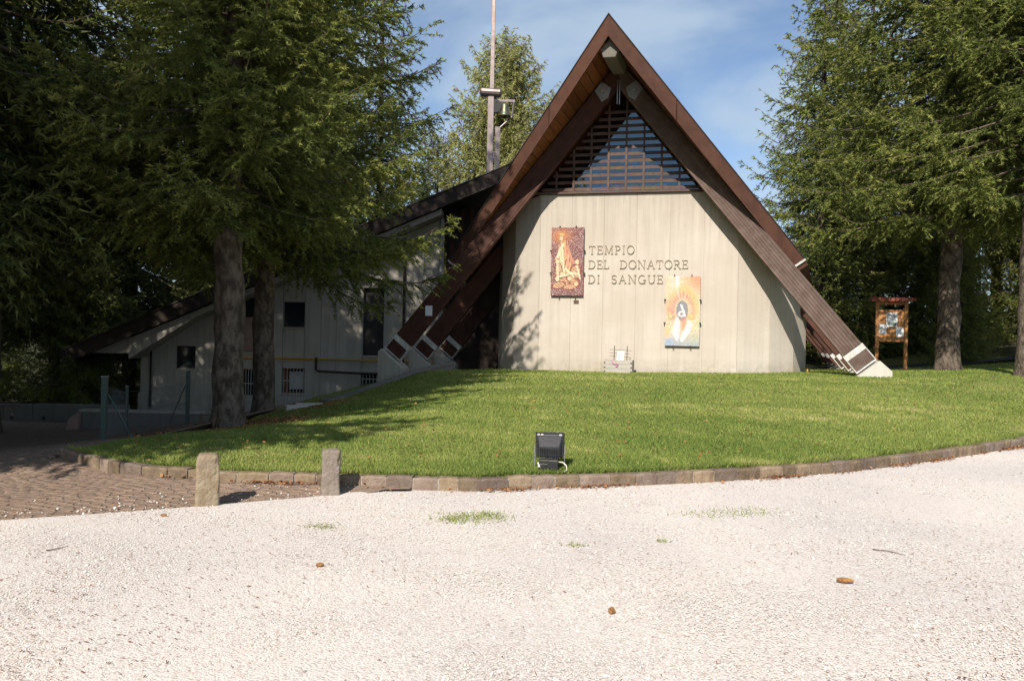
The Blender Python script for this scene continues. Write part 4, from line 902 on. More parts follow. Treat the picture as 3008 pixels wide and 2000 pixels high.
# ------------------------------------------------------------------ retaining wall, fence on the left
rw = thing('retaining_wall', 'low grey concrete retaining wall with drain holes across the left path', 'retaining wall', (-15, 22, -1.0))
for i in range(5):
    x0 = -24 + i * 2.62
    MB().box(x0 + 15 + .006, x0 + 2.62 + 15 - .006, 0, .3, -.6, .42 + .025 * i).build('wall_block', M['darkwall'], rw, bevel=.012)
for xx in (-14.1, -13.2, -12.25):
    MB().tube([(xx + 15, -.012, .13), (xx + 15, .2, .13)], .055, 10).build('drain_hole', M['black'], rw)
lw = thing('terrace_wall', 'short concrete wall stub behind the green fence posts', 'low wall', (-9.3, 19.2, -.8))
MB().box(-1.3, 1.6, 0, .25, -.5, .42).build('wall_block', M['darkwall'], lw, bevel=.012)
MB().box(-1.34, 1.64, -.03, .28, .423, .48).build('coping_slab', M['wing'], lw, bevel=.006)
MB().hexa([(-1.75, -.1, -.5), (-1.31, -.1, -.5), (-1.31, .3, -.5), (-1.75, .3, -.5)], [(-1.55, -.1, .25), (-1.31, -.1, .42), (-1.31, .3, .42), (-1.55, .3, .25)]).build('end_buttress', M['pink'], lw)
def fence_post(label, x, y, h, braced, rad=.035):
    z = T(x, y); o = thing('fence_post', label, 'fence post', (x, y, z), 0, 'green fence posts')
    MB().box(-rad, rad, -rad, rad, -.3, h).build('post', M['green_post'], o, bevel=.006)
    MB().box(-rad - .004, rad + .004, -rad - .004, rad + .004, h + .001, h + .018).build('cap', M['steel'], o)
    if braced:
        for dx_, dy_ in braced: MB().tube([(dx_ * .06, dy_ * .06, h * .72), (dx_ * .45, dy_ * .45, .02)], .014, 6).build('brace', M['green_post'], o)
fence_post('stout dark green post at the near corner of the wire fence', -6.53, 12.5, 1.0, [(.8, .4)], .04)
fence_post('green fence post just left of the large spruce trunk', -7.06, 17.0, 1.15, [(-.7, -.4), (-.9, .1)])
fence_post('thin green post in front of the downpipe, between the other two', -7.35, 14.9, .95, None, .022)
fence = thing('wire_fence', 'thin chain-link mesh strung between the dark green posts', 'fence', (-6.53, 12.5, T(-6.53, 12.5)))
fa, fb, fc_ = Vector((-6.53, 12.5, T(-6.53, 12.5))), Vector((-7.35, 14.9, T(-7.35, 14.9))), Vector((-7.06, 17.0, T(-7.06, 17.0)))
for (p0, p1) in ((fa, fb), (fb, fc_)):
    mb = MB(); o0 = fence.location; n = int((p1 - p0).length / .09)
    for i in range(n):
        for sgn in (1, -1):
            t0, t1 = i / n, (i + 10) / n; z0, z1 = (.05, .85) if sgn > 0 else (.85, .05)
            if t1 > 1: z1 = z0 + (z1 - z0) * (1 - t0) / (t1 - t0); t1 = 1
            a = p0.lerp(p1, t0) - o0 + Vector((0, 0, z0)); b = p0.lerp(p1, t1) - o0 + Vector((0, 0, z1)); mb.tube([a, b], .0016, 3, False)
    for zz in (.05, .45, .85): mb.tube([p0 - o0 + Vector((0, 0, zz)), p1 - o0 + Vector((0, 0, zz))], .003, 4, False)
    tag(mb.build('chain_link', M['wire'], fence), kind='stuff')

# ------------------------------------------------------------------ notice board on the right
nbx, nby = 13.16, 27.0; nz0 = T(nbx, nby)
nb_ = thing('notice_board', 'wooden notice board with small red brown roof beside the right trees', 'notice board', (nbx, nby, nz0), R(-14))
for sx in (-.46, .46): MB().box(sx - .055, sx + .055, -.055, .055, -.3, 2.42).build('post', M['board'], nb_, bevel=.008)
for j in range(6): MB().box(-.404 + j * .1347, -.404 + (j + 1) * .1347 - .004, -.03, .0, 1.02, 2.12).build('panel_board', M['board'], nb_)
MB().box(-.404, .404, .001, .03, 1.1, 1.2).build('rear_batten', M['board'], nb_); MB().box(-.404, .404, .001, .03, 1.95, 2.05).build('rear_batten', M['board'], nb_)
MB().hexa([(-.68, -.32, 2.42), (.68, -.32, 2.42), (.68, .2, 2.46), (-.68, .2, 2.46)], [(-.68, -.32, 2.5), (.68, -.32, 2.5), (.68, .2, 2.58), (-.68, .2, 2.58)]).build('roof', M['boardroof'], nb_, bevel=.006)
MB().box(-.7, .7, -.345, -.322, 2.41, 2.52).build('roof_fascia', M['boardroof'], nb_)
MB().box(-.404, .404, -.02, .02, 2.3, 2.41).build('top_rail', M['board'], nb_)
def sheet(name, label, x, z, w, h, tilt, prints):
    o = thing(name, label, 'paper', nb_.matrix_basis @ Vector((x, -.034, z)), nb_.rotation_euler.z); Mx = Matrix.Rotation(tilt, 4, 'Y')
    MB().box(-w/2, w/2, -.004, .004, -h/2, h/2, Mx).build('sheet', M['paper'], o)
    for (a, b, c, d, m_) in prints: MB().box(a, b, -.0065, -.0045, c, d, Mx).build('print', M[m_], o)
sheet('poster_sheet', 'large framed poster at the top of the notice board', .0, 1.78, .36, .48, 0, [(-.14, .14, -.06, .2, 'print'), (-.14, .14, -.2, -.08, 'green_print')])
sheet('notice_sheet', 'small white sheet pinned at left of the notice board', -.285, 1.45, .24, .33, .04, [(-.08, .08, .02, .06, 'print')])
sheet('notice_sheet', 'small pale blue sheet pinned crookedly at right of the notice board', .26, 1.36, .24, .33, -.07, [(-.08, .08, -.08, -.04, 'print'), (-.08, .08, .05, .08, 'print')])
# paper on the left front beam
bs = 0.855; ux, uz = math.sin(AN), -math.cos(AN)
p = CL(c0(-.6) - 5.87, -.715, 0); o = thing('paper_notice', 'white paper notice fixed to the left front roof beam', 'paper', (p.x, p.y, 2.49), -TH)
MB().box(-.115, .115, -.004, .004, -.16, .16).build('sheet', M['paper'], o); MB().box(-.07, .07, -.0065, -.0045, -.1, .1).build('print', M['paper'], o)

# ------------------------------------------------------------------ trees
def twig_mesh(name, pos, d, ln, wd, tint, g):
    n = len(pos); d = d / (np.linalg.norm(d, axis=1, keepdims=True) + 1e-9)
    a = np.cross(d, g.normal(size=(n, 3))); a /= np.linalg.norm(a, axis=1, keepdims=True) + 1e-9
    tip = pos + d * ln[:, None]; h = (wd / 2)[:, None]
    v = np.stack([pos + a * h, tip, pos - a * h], 1).reshape(-1, 3)
    return fast_mesh(name, v, np.arange(3 * n).reshape(-1, 3), {'tint': ('FACE', 'FLOAT', tint)})
def conifer(seed, H, Rad, cb, step, bl_sp, tw_sp, tw_len, tw_w, zfine=99, coarse=2.4, droop=.5, profile=.75, low_r=.7, hang=.55, maxbl=1.0, blk=.34, nbr=(4, 7)):
    g = np.random.default_rng(seed); P = []; D = []; LN = []; WD = []; TI = []; limb = MB()
    h = cb
    while h < H - .3:
        rel = (h - cb) / (H - cb); c = coarse if h > zfine else 1.0
        prof = min(1.0, low_r + rel * 4) * (1 - rel) ** profile
        nb = g.integers(*nbr) if h < zfine else g.integers(4, 7)
        az0 = g.random() * 6.28
        for i in range(nb):
            az = az0 + i * 6.283 / nb + g.normal(0, .25)
            L = max(.35, Rad * prof * g.uniform(.66, 1.12))
            hz = h + g.normal(0, .15); dr = droop * (1 - .75 * rel) * g.uniform(.7, 1.3); up = .42 * (1 - .4 * rel); s0 = -.05 + .4 * rel
            hd = np.array([math.cos(az), math.sin(az), 0]); lat = np.array([-math.sin(az), math.cos(az), 0]); bend = g.normal(0, .1)
            def curve(t):
                t = np.asarray(t)[..., None]
                return hd * (L * t) + lat * (bend * L * t * t) + np.array([0, 0, 1.0]) * (hz + L * (s0 * t - dr * t ** 1.6 + up * t ** 4))
            ts = np.linspace(0, 1, 6); pts = curve(ts)
            limb.tube([tuple(p) for p in pts], [max(.004, .012 + .008 * L) * (1 - .9 * t) for t in ts], 4, False)
            n = max(6, int(L / (bl_sp * c))); tt = np.sort(np.r_[g.uniform(.06, 1, n - 1), 1.0]); base = curve(tt); tang = curve(np.minimum(tt + .03, 1.03)) - curve(tt - .03); tang /= np.linalg.norm(tang, axis=1, keepdims=True)
            side = np.where(np.arange(n) % 2, 1., -1.); bl = np.clip((blk * L * (1 - tt) ** .8 + .22) * g.uniform(.5, 1.25, n), .12, maxbl)
            bd = tang * g.uniform(.4, .95, (n, 1)) + lat[None] * side[:, None] * g.uniform(.35, 1.0, (n, 1)) + np.array([0, 0, 1.0]) * g.normal(-.1, .25, (n, 1)); bd /= np.linalg.norm(bd, axis=1, keepdims=True)
            hg = g.uniform(.15, 1.5, n) * hang                       # how far each spray hangs
            m = np.maximum(3, (bl / (tw_sp * c)).astype(int)); idx = np.repeat(np.arange(n), m)
            sk = g.random(len(idx)) ** .85; q = base[idx] + bd[idx] * (bl[idx] * sk)[:, None]; q[:, 2] -= hg[idx] * bl[idx] * sk ** 1.6
            ax_ = bd[idx].copy(); ax_[:, 2] -= hg[idx] * 1.6 * sk ** .6; ax_ /= np.linalg.norm(ax_, axis=1, keepdims=True)
            sd = np.cross(ax_, np.array([0, 0, 1.0]) + g.normal(0, .35, (len(idx), 3))); sd /= np.linalg.norm(sd, axis=1, keepdims=True) + 1e-9; sg = np.where(g.random(len(idx)) < .5, 1., -1.)[:, None]
            td = ax_ * g.uniform(.35, 1.0, (len(idx), 1)) + sd * sg * g.uniform(.1, 1.0, (len(idx), 1)) + g.normal(0, .38, (len(idx), 3)); td[:, 2] -= g.uniform(-.25, .35, len(idx))
            P.append(q); D.append(td); k = len(idx); LN.append(tw_len * c ** .75 * g.uniform(.6, 1.35, k)); WD.append(tw_w * c ** .75 * g.uniform(.75, 1.25, k))
            tip = np.clip(sk * .55 + tt[idx] * .3, 0, 1); TI.append(np.clip(tip * .75 + g.normal(0, .13, k) + g.normal(0, .09) + np.repeat(g.normal(0, .1, n), m), 0, 1))
            # leading shoots near the tip turn up
            k = max(4, int(9 * L / c)); t2 = g.uniform(.5, 1.0, k); P.append(curve(t2)); e = tang[-1][None] * .8 + g.normal(0, .45, (k, 3)); e[:, 2] += .35; D.append(e); LN.append(tw_len * g.uniform(.7, 1.2, k) * c ** .75); WD.append(tw_w * np.ones(k) * c ** .75); TI.append(np.clip(.6 + g.normal(0, .2, k), 0, 1))
        h += step * g.uniform(.75, 1.25) * (1.0 if h < zfine else 1.35)
    P = np.concatenate(P); D = np.concatenate(D); LN = np.concatenate(LN); WD = np.concatenate(WD); TI = np.concatenate(TI)
    print('CROWN', seed, len(P))
    return P, D, LN, WD, TI, limb, g
def trunk_mb(H, r0, seed, n=18, flare=.45, lean=(0, 0), bumps=.05):
    g = np.random.default_rng(seed + 50); mb = MB(); zs = [-.4, 0, .1, .22] + list(np.arange(.4, 6, .22)) + [6.5, 7.5, 9, 11, 14, H * .8, H]
    kn = [(g.uniform(0, 6.28), g.uniform(.3, 5), g.uniform(.3, 1) * bumps * 3, g.uniform(.15, .4)) for _ in range(26)]
    v = []; f = []
    for z in zs:
        t_ = max(z, 0) / H; r_ = r0 * ((1 - t_) ** .85 * .92 + .03 + flare * math.exp(-max(z, 0) / .35) * .6)
        for k in range(n):
            a = 2 * math.pi * k / n; rr = 1 + .1 * math.sin(4 * a + seed) * math.exp(-max(z, 0) / .8)
            for (ka, kz, kh, kw) in kn:
                da = (a - ka + math.pi) % (2 * math.pi) - math.pi; rr += kh * math.exp(-((da * r0) ** 2 + (z - kz) ** 2) / kw ** 2)
            rr = r_ * (rr + g.uniform(-.02, .02))
            v.append((rr * math.cos(a) + .3 * bumps * 4 * math.sin(z * .9 + seed) * r0, rr * math.sin(a), z))
    for i in range(len(zs) - 1):
        for k in range(n): f.append((i*n+k, i*n+(k+1)%n, (i+1)*n+(k+1)%n, (i+1)*n+k))
    mb.add(v, f); return mb
def make_tree(name, label, cat, x, y, H, r0, params, needle, bark, group=None, flare=.45, bumps=.05, z=None):
    z = T(x, y) if z is None else z
    o = thing(name, label, cat, (x, y, z), 0, group)
    P, D, LN, WD, TI, limb, g = conifer(**params, H=H)
    trunk_mb(H, r0, params['seed'], flare=flare, bumps=bumps).build('trunk', bark, o, smooth=True)
    tag(limb.build('limbs', M['twigwood'], o), kind='stuff')
    me = twig_mesh('crown', P, D, LN, WD, TI, g); tag(link('crown', me, needle, o), kind='stuff')
    return o
def copy_tree(src, x, y, sc, rz, label, group, zoff=-.03):
    o = src.copy(); COL.objects.link(o); o.location = (x, y, T(x, y) + zoff); o.scale = (sc, sc, sc); o.rotation_euler.z = rz; o['label'] = label; o['group'] = group
    for ch in src.children:
        c_ = ch.copy(); COL.objects.link(c_); c_.parent = o
    return o
# foreground pair on the left
make_tree('spruce_tree', 'large spruce with thick knobbly pale trunk on the lawn, nearer of the pair', 'tree', -5.47, 15.0, 23, .275, dict(seed=1, Rad=3.7, cb=4.3, step=.36, bl_sp=.05, tw_sp=.0085, tw_len=.08, tw_w=.022, zfine=9.0, coarse=2.6, droop=.42, low_r=.7, hang=.36, profile=.85, nbr=(6, 9), maxbl=.62), M['needles'], M['bark'], flare=.5, bumps=.09)
make_tree('spruce_tree', 'spruce with slimmer straight trunk just right of the knobbly one', 'tree', -6.05, 19.0, 24, .25, dict(seed=2, Rad=5.3, cb=4.2, step=.42, bl_sp=.056, tw_sp=.0105, tw_len=.09, tw_w=.026, zfine=11.0, coarse=2.5, droop=.48, low_r=.8, hang=.38, profile=.85, nbr=(5, 8), maxbl=.72), M['needles'], M['bark'], flare=.4, bumps=.05)
# right hand group
rt1 = make_tree('spruce_tree', 'tall spruce with bare straight trunk right of the notice board', 'tree', 14.03, 25.0, 25, .34, dict(seed=3, Rad=5.6, cb=5.3, step=.44, bl_sp=.07, tw_sp=.0145, tw_len=.105, tw_w=.034, zfine=14, coarse=2.4, droop=.4, low_r=.85, hang=.36, maxbl=.85, nbr=(5, 8), profile=.65), M['needles'], M['bark'], flare=.4)
make_tree('spruce_tree', 'spruce with pale trunk cut by the right edge of the picture', 'tree', 13.95, 21.0, 22, .27, dict(seed=4, Rad=4.1, cb=5.2, step=.46, bl_sp=.075, tw_sp=.015, tw_len=.105, tw_w=.032, zfine=12, coarse=2.4, droop=.45, low_r=.75, hang=.36, maxbl=.8, nbr=(5, 8)), M['needles'], M['bark'], flare=.45)
low = make_tree('spruce_tree', 'dense spruce with foliage down to the ground behind the notice board', 'tree', 14.0, 35.5, 19, .26, dict(seed=5, Rad=5.0, cb=.5, step=.42, bl_sp=.12, tw_sp=.027, tw_len=.17, tw_w=.045, droop=.35, low_r=1.0, profile=.8), M['needles'], M['bark_dark'])
# forest stock
fg = 'spruces of the dark wood on the left'
fl_ = 'tall spruce standing in the dark wood behind the left wing and path'
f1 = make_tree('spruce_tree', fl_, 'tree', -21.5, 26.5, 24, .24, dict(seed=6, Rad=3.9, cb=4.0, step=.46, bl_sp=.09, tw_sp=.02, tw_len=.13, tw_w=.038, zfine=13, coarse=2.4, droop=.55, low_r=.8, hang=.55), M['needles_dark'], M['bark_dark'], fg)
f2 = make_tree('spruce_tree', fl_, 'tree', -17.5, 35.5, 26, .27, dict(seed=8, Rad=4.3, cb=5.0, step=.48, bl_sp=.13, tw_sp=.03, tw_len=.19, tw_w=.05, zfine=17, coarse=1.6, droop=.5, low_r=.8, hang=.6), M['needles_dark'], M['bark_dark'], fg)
g = random.Random(21)
wood = [(-9.8, 36.5), (-12.5, 39), (-21, 29), (-24, 36), (-15, 42.5), (-19.5, 40), (-28, 31), (-30, 40), (-25, 45), (-11, 46), (-7.5, 43), (-18, 50), (-33, 34), (-36, 45), (-22, 55), (-13, 55), (-29, 52), (-18.5, 31.5), (-20.5, 24.0), (-14.2, 19.0), (-18.0, 17.5), (-23, 19)]
for i, (x, y) in enumerate(wood): copy_tree(f1 if i % 2 else f2, x, y, g.uniform(.85, 1.12), g.uniform(0, 6.28), fl_, fg)
# trees out of the picture on the left and behind, they shade the path and the wood
shade = [(-14.2, -2.2, .8), (-10.9, 14.2, 1.25), (-17.5, -1.5, 1.05), (-12.3, 18.2, 1.2), (-17.8, -1.4, 1.05), (-12.8, 9.5, .9), (-16.5, 6.5, 1.1), (-21.5, 2.5, 1.05), (-22, 10, 1.1), (-26, 5.5, 1.1), (-19, -8, 1.05), (-27, 14, 1.1), (-32, 10, 1.1), (-31, 20, 1.1), (-14.8, 13.5, .95)]
for i, (x, y, sc) in enumerate(shade): copy_tree(f1 if (x > -13 or i % 2) else f2, x, y, sc, g.uniform(0, 6.28), 'spruce of the wood edge left of the picture, shading the path', 'spruces of the wood edge by the path')
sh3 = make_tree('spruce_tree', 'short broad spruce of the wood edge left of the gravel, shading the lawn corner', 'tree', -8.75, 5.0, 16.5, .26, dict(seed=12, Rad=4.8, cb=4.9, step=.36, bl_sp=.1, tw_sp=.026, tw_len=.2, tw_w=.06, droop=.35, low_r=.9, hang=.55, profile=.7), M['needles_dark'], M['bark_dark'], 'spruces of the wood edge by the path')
copy_tree(sh3, -12.0, 3.8, 1.0, 2.0, 'second short broad spruce of the wood edge, behind the first', 'spruces of the wood edge by the path')
for (x, y, sc) in ((-20, 37, .6), (-23.5, 42, .7), (-27, 36, .55), (-19, 46, .7), (-31, 43, .8), (-25.5, 32, .5), (-16, 36, .4)):
    copy_tree(low, x, y, sc, g.uniform(0, 6.28), 'low bushy young spruce of the undergrowth in the left wood', 'young spruces of the left wood')
# right background
rb_list = [(19.5, 33.5, 1.0), (23.5, 30.0, 1.05), (17.0, 41.0, .95), (25, 38, 1.05), (30, 33, 1.05), (21, 46, 1.0), (28, 45, 1.1), (34, 40, 1.1)]
for i, (x, y, sc) in enumerate(rb_list): copy_tree(f1 if i % 2 else f2, x, y, sc, g.uniform(0, 6.28), 'tall spruce in the shaded wood behind the right hand trees', 'spruces of the wood on the right')
for i, (x, y, sc) in enumerate(((17.6, 30.5, .34), (18.8, 33.2, .4), (22.2, 33.5, .45), (15.8, 38.5, .55), (18.2, 39, .7), (21.5, 38, .75), (25.5, 35.5, .6), (28, 40, .8), (31.5, 36, .7), (33, 44, .9), (23, 44, .8))): copy_tree(low, x, y, sc, g.uniform(0, 6.28), 'young spruce with low branches in the shade behind the right trunks', 'young spruces behind the right trunks')
for i in range(18):
    x, y = g.uniform(-46, -15.5), g.uniform(30, 58)
    copy_tree(low, x, y, g.uniform(.3, .6), g.uniform(0, 6.28), 'low bushy young spruce of the undergrowth in the left wood', 'young spruces of the left wood')
# larch behind the roof
lx = atY(1480, 500, 46).x
make_tree('larch_tree', 'airy pale green larch behind the bell mast', 'tree', lx, 46, 19.6, .24, dict(seed=9, Rad=5.6, cb=3.0, step=.24, bl_sp=.1, tw_sp=.03, tw_len=.19, tw_w=.055, droop=.12, low_r=1.0, hang=1.0, profile=.5, blk=.3), M['larch'], M['bark'])
make_tree('larch_tree', 'second pale larch just left of the mast, mostly behind the spruce', 'tree', lx - 4.2, 49, 15.5, .2, dict(seed=10, Rad=4.2, cb=3, step=.3, bl_sp=.12, tw_sp=.035, tw_len=.19, tw_w=.055, droop=.12, low_r=1.0, hang=1.0, profile=.5, blk=.3), M['larch'], M['bark'])

# ------------------------------------------------------------------ grass blades, gravel chips, litter, weeds, cones
g = np.random.default_rng(31)
def scatter(n, ymin, ymax, pw, xf=.70):
    u = g.random(n); y = (ymin ** (1 - pw) + u * (ymax ** (1 - pw) - ymin ** (1 - pw))) ** (1 / (1 - pw)) if pw != 1 else ymin * (ymax / ymin) ** u
    x = (g.random(n) * 2 - 1) * xf * y; return x, y
x, y = scatter(700000, 8.0, 30, 1.6, .8)
ux_ = (x - O.x) * math.cos(TH) - (y - O.y) * math.sin(TH); vy_ = (x - O.x) * math.sin(TH) + (y - O.y) * math.cos(TH)
inside = (np.abs(ux_ - .13) < 5.3) & (vy_ > np.interp(np.abs(ux_ - .13), [0, 3.0, 3.95, 4.55, 4.9], [0, 0, .4, 1.1, 1.9]) - .02)
ok = (x > LAWN_X0 + .1) & (y > kerb_y(x) + .14) & ~inside & (x < 18.5) & ~((ux_ > -8) & (ux_ < -4.6) & (vy_ > -1.2))
bare = np.hypot((x + 5.3) / 1.6, (y - 15.2) / 1.5) < 1; ok &= ~(bare & (g.random(len(x)) < .75)); ok &= ~((np.abs(x + 4.3) < .7) & (np.abs(y - 18.6) < 1.0) & (g.random(len(x)) < .5))
x, y = x[ok], y[ok]; n = len(x); z = lawn_z(x, y); far = np.clip((y - 8) / 16, 0, 1)
hgt = g.uniform(.016, .042, n) * (1 + .15 * far) * (1 + .5 * smooth_noise(x, y, .35, 8)); near_k = (y - kerb_y(x)) < .35; hgt[near_k] *= 1.2; edge_k = (y - kerb_y(x)) < .19; hgt[edge_k] *= 1.9
wd = (.006 + .011 * far) * g.uniform(.7, 1.3, n); az = g.random(n) * 6.283; le = g.normal(0, .5, (n, 2)) * hgt[:, None]; le[edge_k, 1] -= .55 * hgt[edge_k]
v = np.stack([np.stack([x - np.cos(az) * wd, y - np.sin(az) * wd, z - .004], -1), np.stack([x + np.cos(az) * wd, y + np.sin(az) * wd, z - .004], -1), np.stack([x + le[:, 0], y + le[:, 1], z + hgt], -1)], 1).reshape(-1, 3)
patch = .5 + .5 * smooth_noise(x, y, .9, 9) * 1.6 + .35 * smooth_noise(x, y, .22, 10)
dry = np.clip(smooth_noise(x, y, .45, 14) * 2.2 - .55, 0, 1) + np.clip(smooth_noise(x, y, .13, 15) * 2 - .9, 0, 1)
ti = np.clip(.1 + .36 * np.clip(patch, 0, 1.2) + .38 * dry + g.normal(0, .15, n) + (g.random(n) > .94) * .4, 0, 1)
me = fast_mesh('grass', v, np.arange(3 * n).reshape(-1, 3), {'tint': ('FACE', 'FLOAT', ti)})
tag(link('grass', me, M['grass']), 'short green lawn grass', 'grass', kind='stuff')

def chips(name, x, y, z, r_, tint, m, label, cat, flat=.6):
    n = len(x); oc = np.array([(1, 0, -.35), (0, 1, -.35), (-1, 0, -.35), (0, -1, -.35), (0, 0, 1)], float)
    fc = np.array([(0, 1, 4), (1, 2, 4), (2, 3, 4), (3, 0, 4)])
    a = g.random(n) * 6.283; c_, s_ = np.cos(a), np.sin(a); v = oc[None] * (r_[:, None, None] * g.uniform(.6, 1.25, (n, 5, 1))); v[:, :, 2] *= flat
    tl = g.normal(0, .35, (n, 2)); v[:, :, 2] += v[:, :, 0] * tl[:, :1] + v[:, :, 1] * tl[:, 1:]
    X_ = v[:, :, 0] * c_[:, None] - v[:, :, 1] * s_[:, None]; Y_ = v[:, :, 0] * s_[:, None] + v[:, :, 1] * c_[:, None]
    V_ = np.stack([X_ + x[:, None], Y_ + y[:, None], v[:, :, 2] + z[:, None]], -1).reshape(-1, 3)
    me = fast_mesh(name, V_, (np.arange(n)[:, None, None] * 5 + fc[None]).reshape(-1, 3), {'tint': ('FACE', 'FLOAT', np.repeat(tint, 4))})
    return tag(link(name, me, m), label, cat, kind='stuff')
x, y = scatter(135000, 3.2, 14, 2.2); ok = (y < gravel_y(x) - .02) & (g.random(len(x)) < np.clip(.62 + .9 * smooth_noise(x, y * 1.6, .55, 21), .25, 1)); x, y = x[ok], y[ok]; n = len(x)
rr = g.uniform(.0032, .007, n) * (1 + .5 * np.clip((y - 4) / 5, 0, 1)); big = g.random(n) > .985; rr[big] *= 1.8
chips('gravel', x, y, rr * .25 + .004, rr, np.clip(g.normal(.55, .2, n) - .22 * np.clip(smooth_noise(x, y, .8, 12) * 1.5, 0, 1), 0, 1), M['gravel_bits'], 'white crushed limestone gravel', 'gravel', .22)
# stray gravel on the path edge
n = 420; x = g.uniform(-6, EX[-1] + .4, n); y = gravel_y(x) + np.abs(g.normal(0, .35, n)); ok = y < kerb_y(np.maximum(x, KX[0])) - .03; x, y = x[ok], y[ok]
rr = g.uniform(.006, .014, len(x)); chips('stray_gravel', x, y, path_z(x, y) + .045, rr, np.clip(g.normal(.6, .25, len(x)), 0, 1), M['gravel_bits'], 'white gravel scattered on the brown path', 'gravel')
# dry leaf litter along the kerb
def flakes(name, x, y, z, sz, m, label, cat, tint, lift=.4, ar=.45):
    n = len(x); a = g.random(n) * 6.283; c_, s_ = np.cos(a), np.sin(a); L = sz * g.uniform(.6, 1.4, n); w = L * ar * g.uniform(.6, 1.3, n)
    dirx = np.stack([c_ * L, s_ * L, g.normal(0, lift, n) * L * .5], -1); diry = np.stack([-s_ * w, c_ * w, g.normal(0, lift, n) * w], -1); p_ = np.stack([x, y, z], -1)
    v = np.stack([p_ - dirx, p_ + diry - dirx * .1, p_ + dirx, p_ - diry], 1).reshape(-1, 3)
    me = fast_mesh(name, v, np.arange(4 * n).reshape(-1, 4), {'tint': ('FACE', 'FLOAT', tint)}); return tag(link(name, me, m), label, cat, kind='stuff')
n = 9000; sx = g.uniform(2.2, cum[-1] - 1, n); clump = np.sin(sx * 2.1) + np.sin(sx * 5.3 + 1) + .9 * (sx > cum[-1] * .42); keep = g.random(n) < np.clip(.16 + .35 * clump, .03, 1); sx = sx[keep]
pp = [kat(s0) for s0 in sx]; off = np.abs(g.normal(0, .055, len(sx))) + .012
x = np.array([p.x + d.y * o_ for (p, d), o_ in zip(pp, off)]); y = np.array([p.y - d.x * o_ for (p, d), o_ in zip(pp, off)]); z = np.where(y > gravel_y(x) + .06, path_z(x, y) + .05, .01 + .02 * g.random(len(x)))
flakes('leaf_litter', x, y, z + .006, .022, M['litter'], 'dry brown leaves drifted along the kerb', 'leaves', g.random(len(x)), .5)
# thin litter: needles and twig bits on the gravel, dry leaves on the lawn
x, y = scatter(7000, 3.4, 12, 1.8); ok = (g.random(len(x)) < np.clip(.25 + smooth_noise(x, y, .6, 16) * 1.6 + .5 * (y > gravel_y(x) - 1.6), .05, 1)); x, y = x[ok], y[ok]; ok = y < gravel_y(x) - .05; x, y = x[ok], y[ok]
flakes('needle_litter', x, y, np.full(len(x), .014), .013, M['litter'], 'small dry twig and needle bits on the gravel', 'litter', g.random(len(x)) * .5, .3, .22)
x, y = scatter(1500, 9, 24, 1.4); ok = (x > LAWN_X0 + .3) & (y > kerb_y(x) + .3); x, y = x[ok], y[ok]; z = lawn_z(x, y) + .045
ok = ~((np.abs((x - O.x) * math.cos(TH) - (y - O.y) * math.sin(TH)) < 7) & ((x - O.x) * math.sin(TH) + (y - O.y) * math.cos(TH) > -.3))
flakes('fallen_leaves', x[ok], y[ok], z[ok], .022, M['litter'], 'dry brown leaves lying on the lawn', 'leaves', .4 + .6 * g.random(ok.sum()), .5)
# bare soil litter under the near spruce
x = g.normal(-5.2, .75, 2600); y = g.normal(15.0, .8, 2600); ok = y > kerb_y(x) + .4
x2 = g.normal(-4.55, .4, 700); y2 = g.normal(18.2, .5, 700); x = np.r_[x[ok], x2]; y = np.r_[y[ok], y2]
flakes('cone_litter', x, y, lawn_z(x, y) + .02, .03, M['litter'], 'cone scales and debris on the bare soil below the spruces', 'litter', g.random(len(x)) ** .5, .5, .6)
# weeds in the gravel
W_ = [at_ground(1375, 1521, 0), at_ground(1440, 1513, 0), at_ground(1330, 1528, 0), at_ground(940, 1548, 0), at_ground(2130, 1508, 0), at_ground(2190, 1500, 0), at_ground(2060, 1515, 0), at_ground(1690, 1603, 0), at_ground(1948, 1590, 0)]
WS = [.17, .12, .1, .08, .16, .16, .14, .05, .04]; WN = [420, 160, 120, 90, 140, 150, 90, 40, 30]
xs_ = np.concatenate([g.normal(p.x, s0, k) for p, s0, k in zip(W_, WS, WN)]); ys_ = np.concatenate([g.normal(p.y, s0 * .6, k) for p, s0, k in zip(W_, WS, WN)]); n = len(xs_)
hg = g.uniform(.01, .032, n); az = g.random(n) * 6.283; wd = .005; le = g.normal(0, .02, (n, 2))
v = np.stack([np.stack([xs_ - np.cos(az) * wd, ys_ - np.sin(az) * wd, np.full(n, .002)], -1), np.stack([xs_ + np.cos(az) * wd, ys_ + np.sin(az) * wd, np.full(n, .002)], -1), np.stack([xs_ + le[:, 0], ys_ + le[:, 1], hg], -1)], 1).reshape(-1, 3)
me = fast_mesh('weeds', v, np.arange(3 * n).reshape(-1, 3), {'tint': ('FACE', 'FLOAT', np.clip(g.normal(.42, .22, n), 0, 1))}); tag(link('weeds', me, M['grass']), 'sparse green weeds growing through the gravel', 'weeds', kind='stuff')
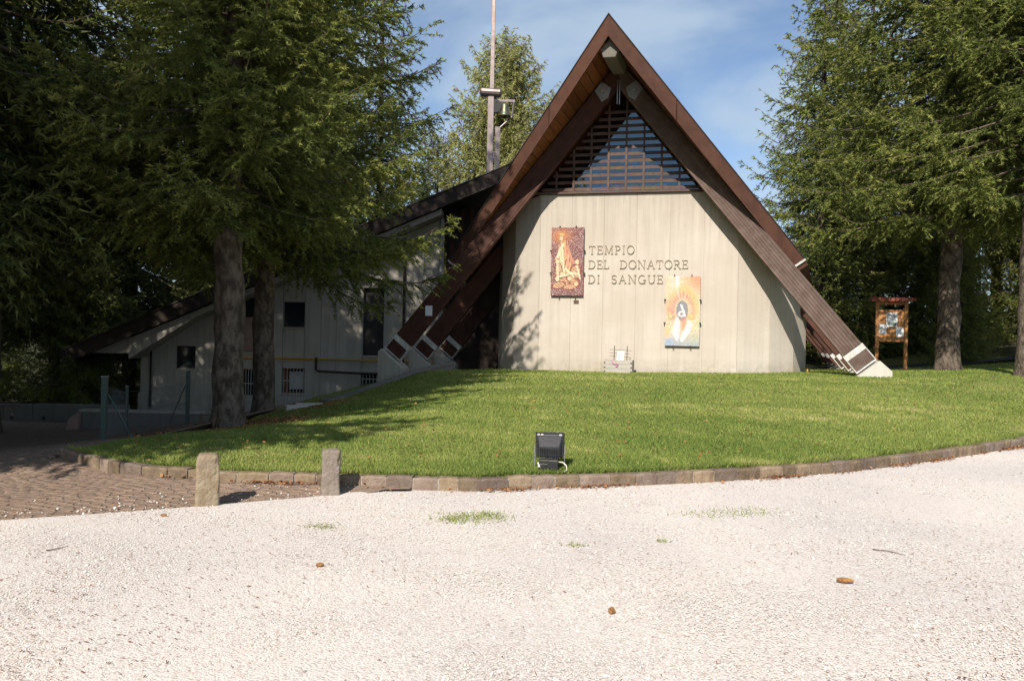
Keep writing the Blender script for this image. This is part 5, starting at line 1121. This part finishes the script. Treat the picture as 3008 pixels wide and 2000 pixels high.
# spruce cones on the gravel
def cone_obj(label, px, py, L, r_, rz0):
    p = at_ground(px, py, .02); mb = MB(); nr = 9; K = 9; vv = []; ff = []
    for i in range(nr):
        t_ = i / (nr - 1); rad = r_ * (math.sin(math.pi * (.12 + .8 * t_)) ** .7)
        for k in range(K):
            a = 2 * math.pi * (k + .5 * (i % 2)) / K; rr_ = rad * (1.12 if (i + k) % 2 else .86); vv.append(((t_ - .5) * L, rr_ * math.cos(a), rr_ * math.sin(a)))
    ff = [tuple(range(K - 1, -1, -1)), tuple(range((nr - 1) * K, nr * K))]
    for i in range(nr - 1):
        for k in range(K): ff.append((i*K+k, i*K+(k+1)%K, (i+1)*K+(k+1)%K, (i+1)*K+k))
    o = mb.add(vv, ff).build('spruce_cone', M['cone'], None); o.location = (p.x, p.y, r_ * .9 + .004); o.rotation_euler.z = rz0; return tag(o, label, 'cone', 'cones fallen on the gravel')
cone_obj('brown cone on open gravel ahead of the two bollards', 940, 1657, .055, .016, .4)
cone_obj('long dark cone on the gravel at the far right', 2483, 1704, .11, .019, -.25)
cone_obj('stubby pale cone on the gravel nearest the camera', 1797, 1793, .05, .02, 1.3)
cone_obj('small reddish cone just left of the round-topped bollard foot', 481, 1511, .05, .015, .2)
def twig_obj(label, pts):
    q = [at_ground(a, b, .0) for a, b in pts]; c = q[0]; mb = MB().tube([(p.x - c.x, p.y - c.y, .012) for p in q], [.005] + [.004] * (len(q) - 2) + [.002], 5); o = mb.build('dry_twig', M['twigwood'], None); o.location = (c.x, c.y, 0); return tag(o, label, 'twig', 'twigs on the gravel')
twig_obj('dry twig on the gravel at the left, in front of the path', [(135, 1621), (165, 1616), (200, 1608)])
twig_obj('thin twig on the gravel at the right, above the long cone', [(2565, 1617), (2610, 1622), (2660, 1634)])
# overhead cable through the left trees
mb = MB(); a, b = Vector((-11.5, 12.5, 4.6)), Vector((-3.0, 29.3, 6.1))
a = atY(-120, 610, 16); b = atY(1200, 695, 29.2)
mb.tube([a.lerp(b, i / 14) - Vector((0, 0, .5 * math.sin(math.pi * i / 14))) for i in range(15)], .012, 5); tag(mb.build('overhead_cable', M['grey_pipe']), 'thin overhead cable crossing the dark trees to the wing', 'cable')
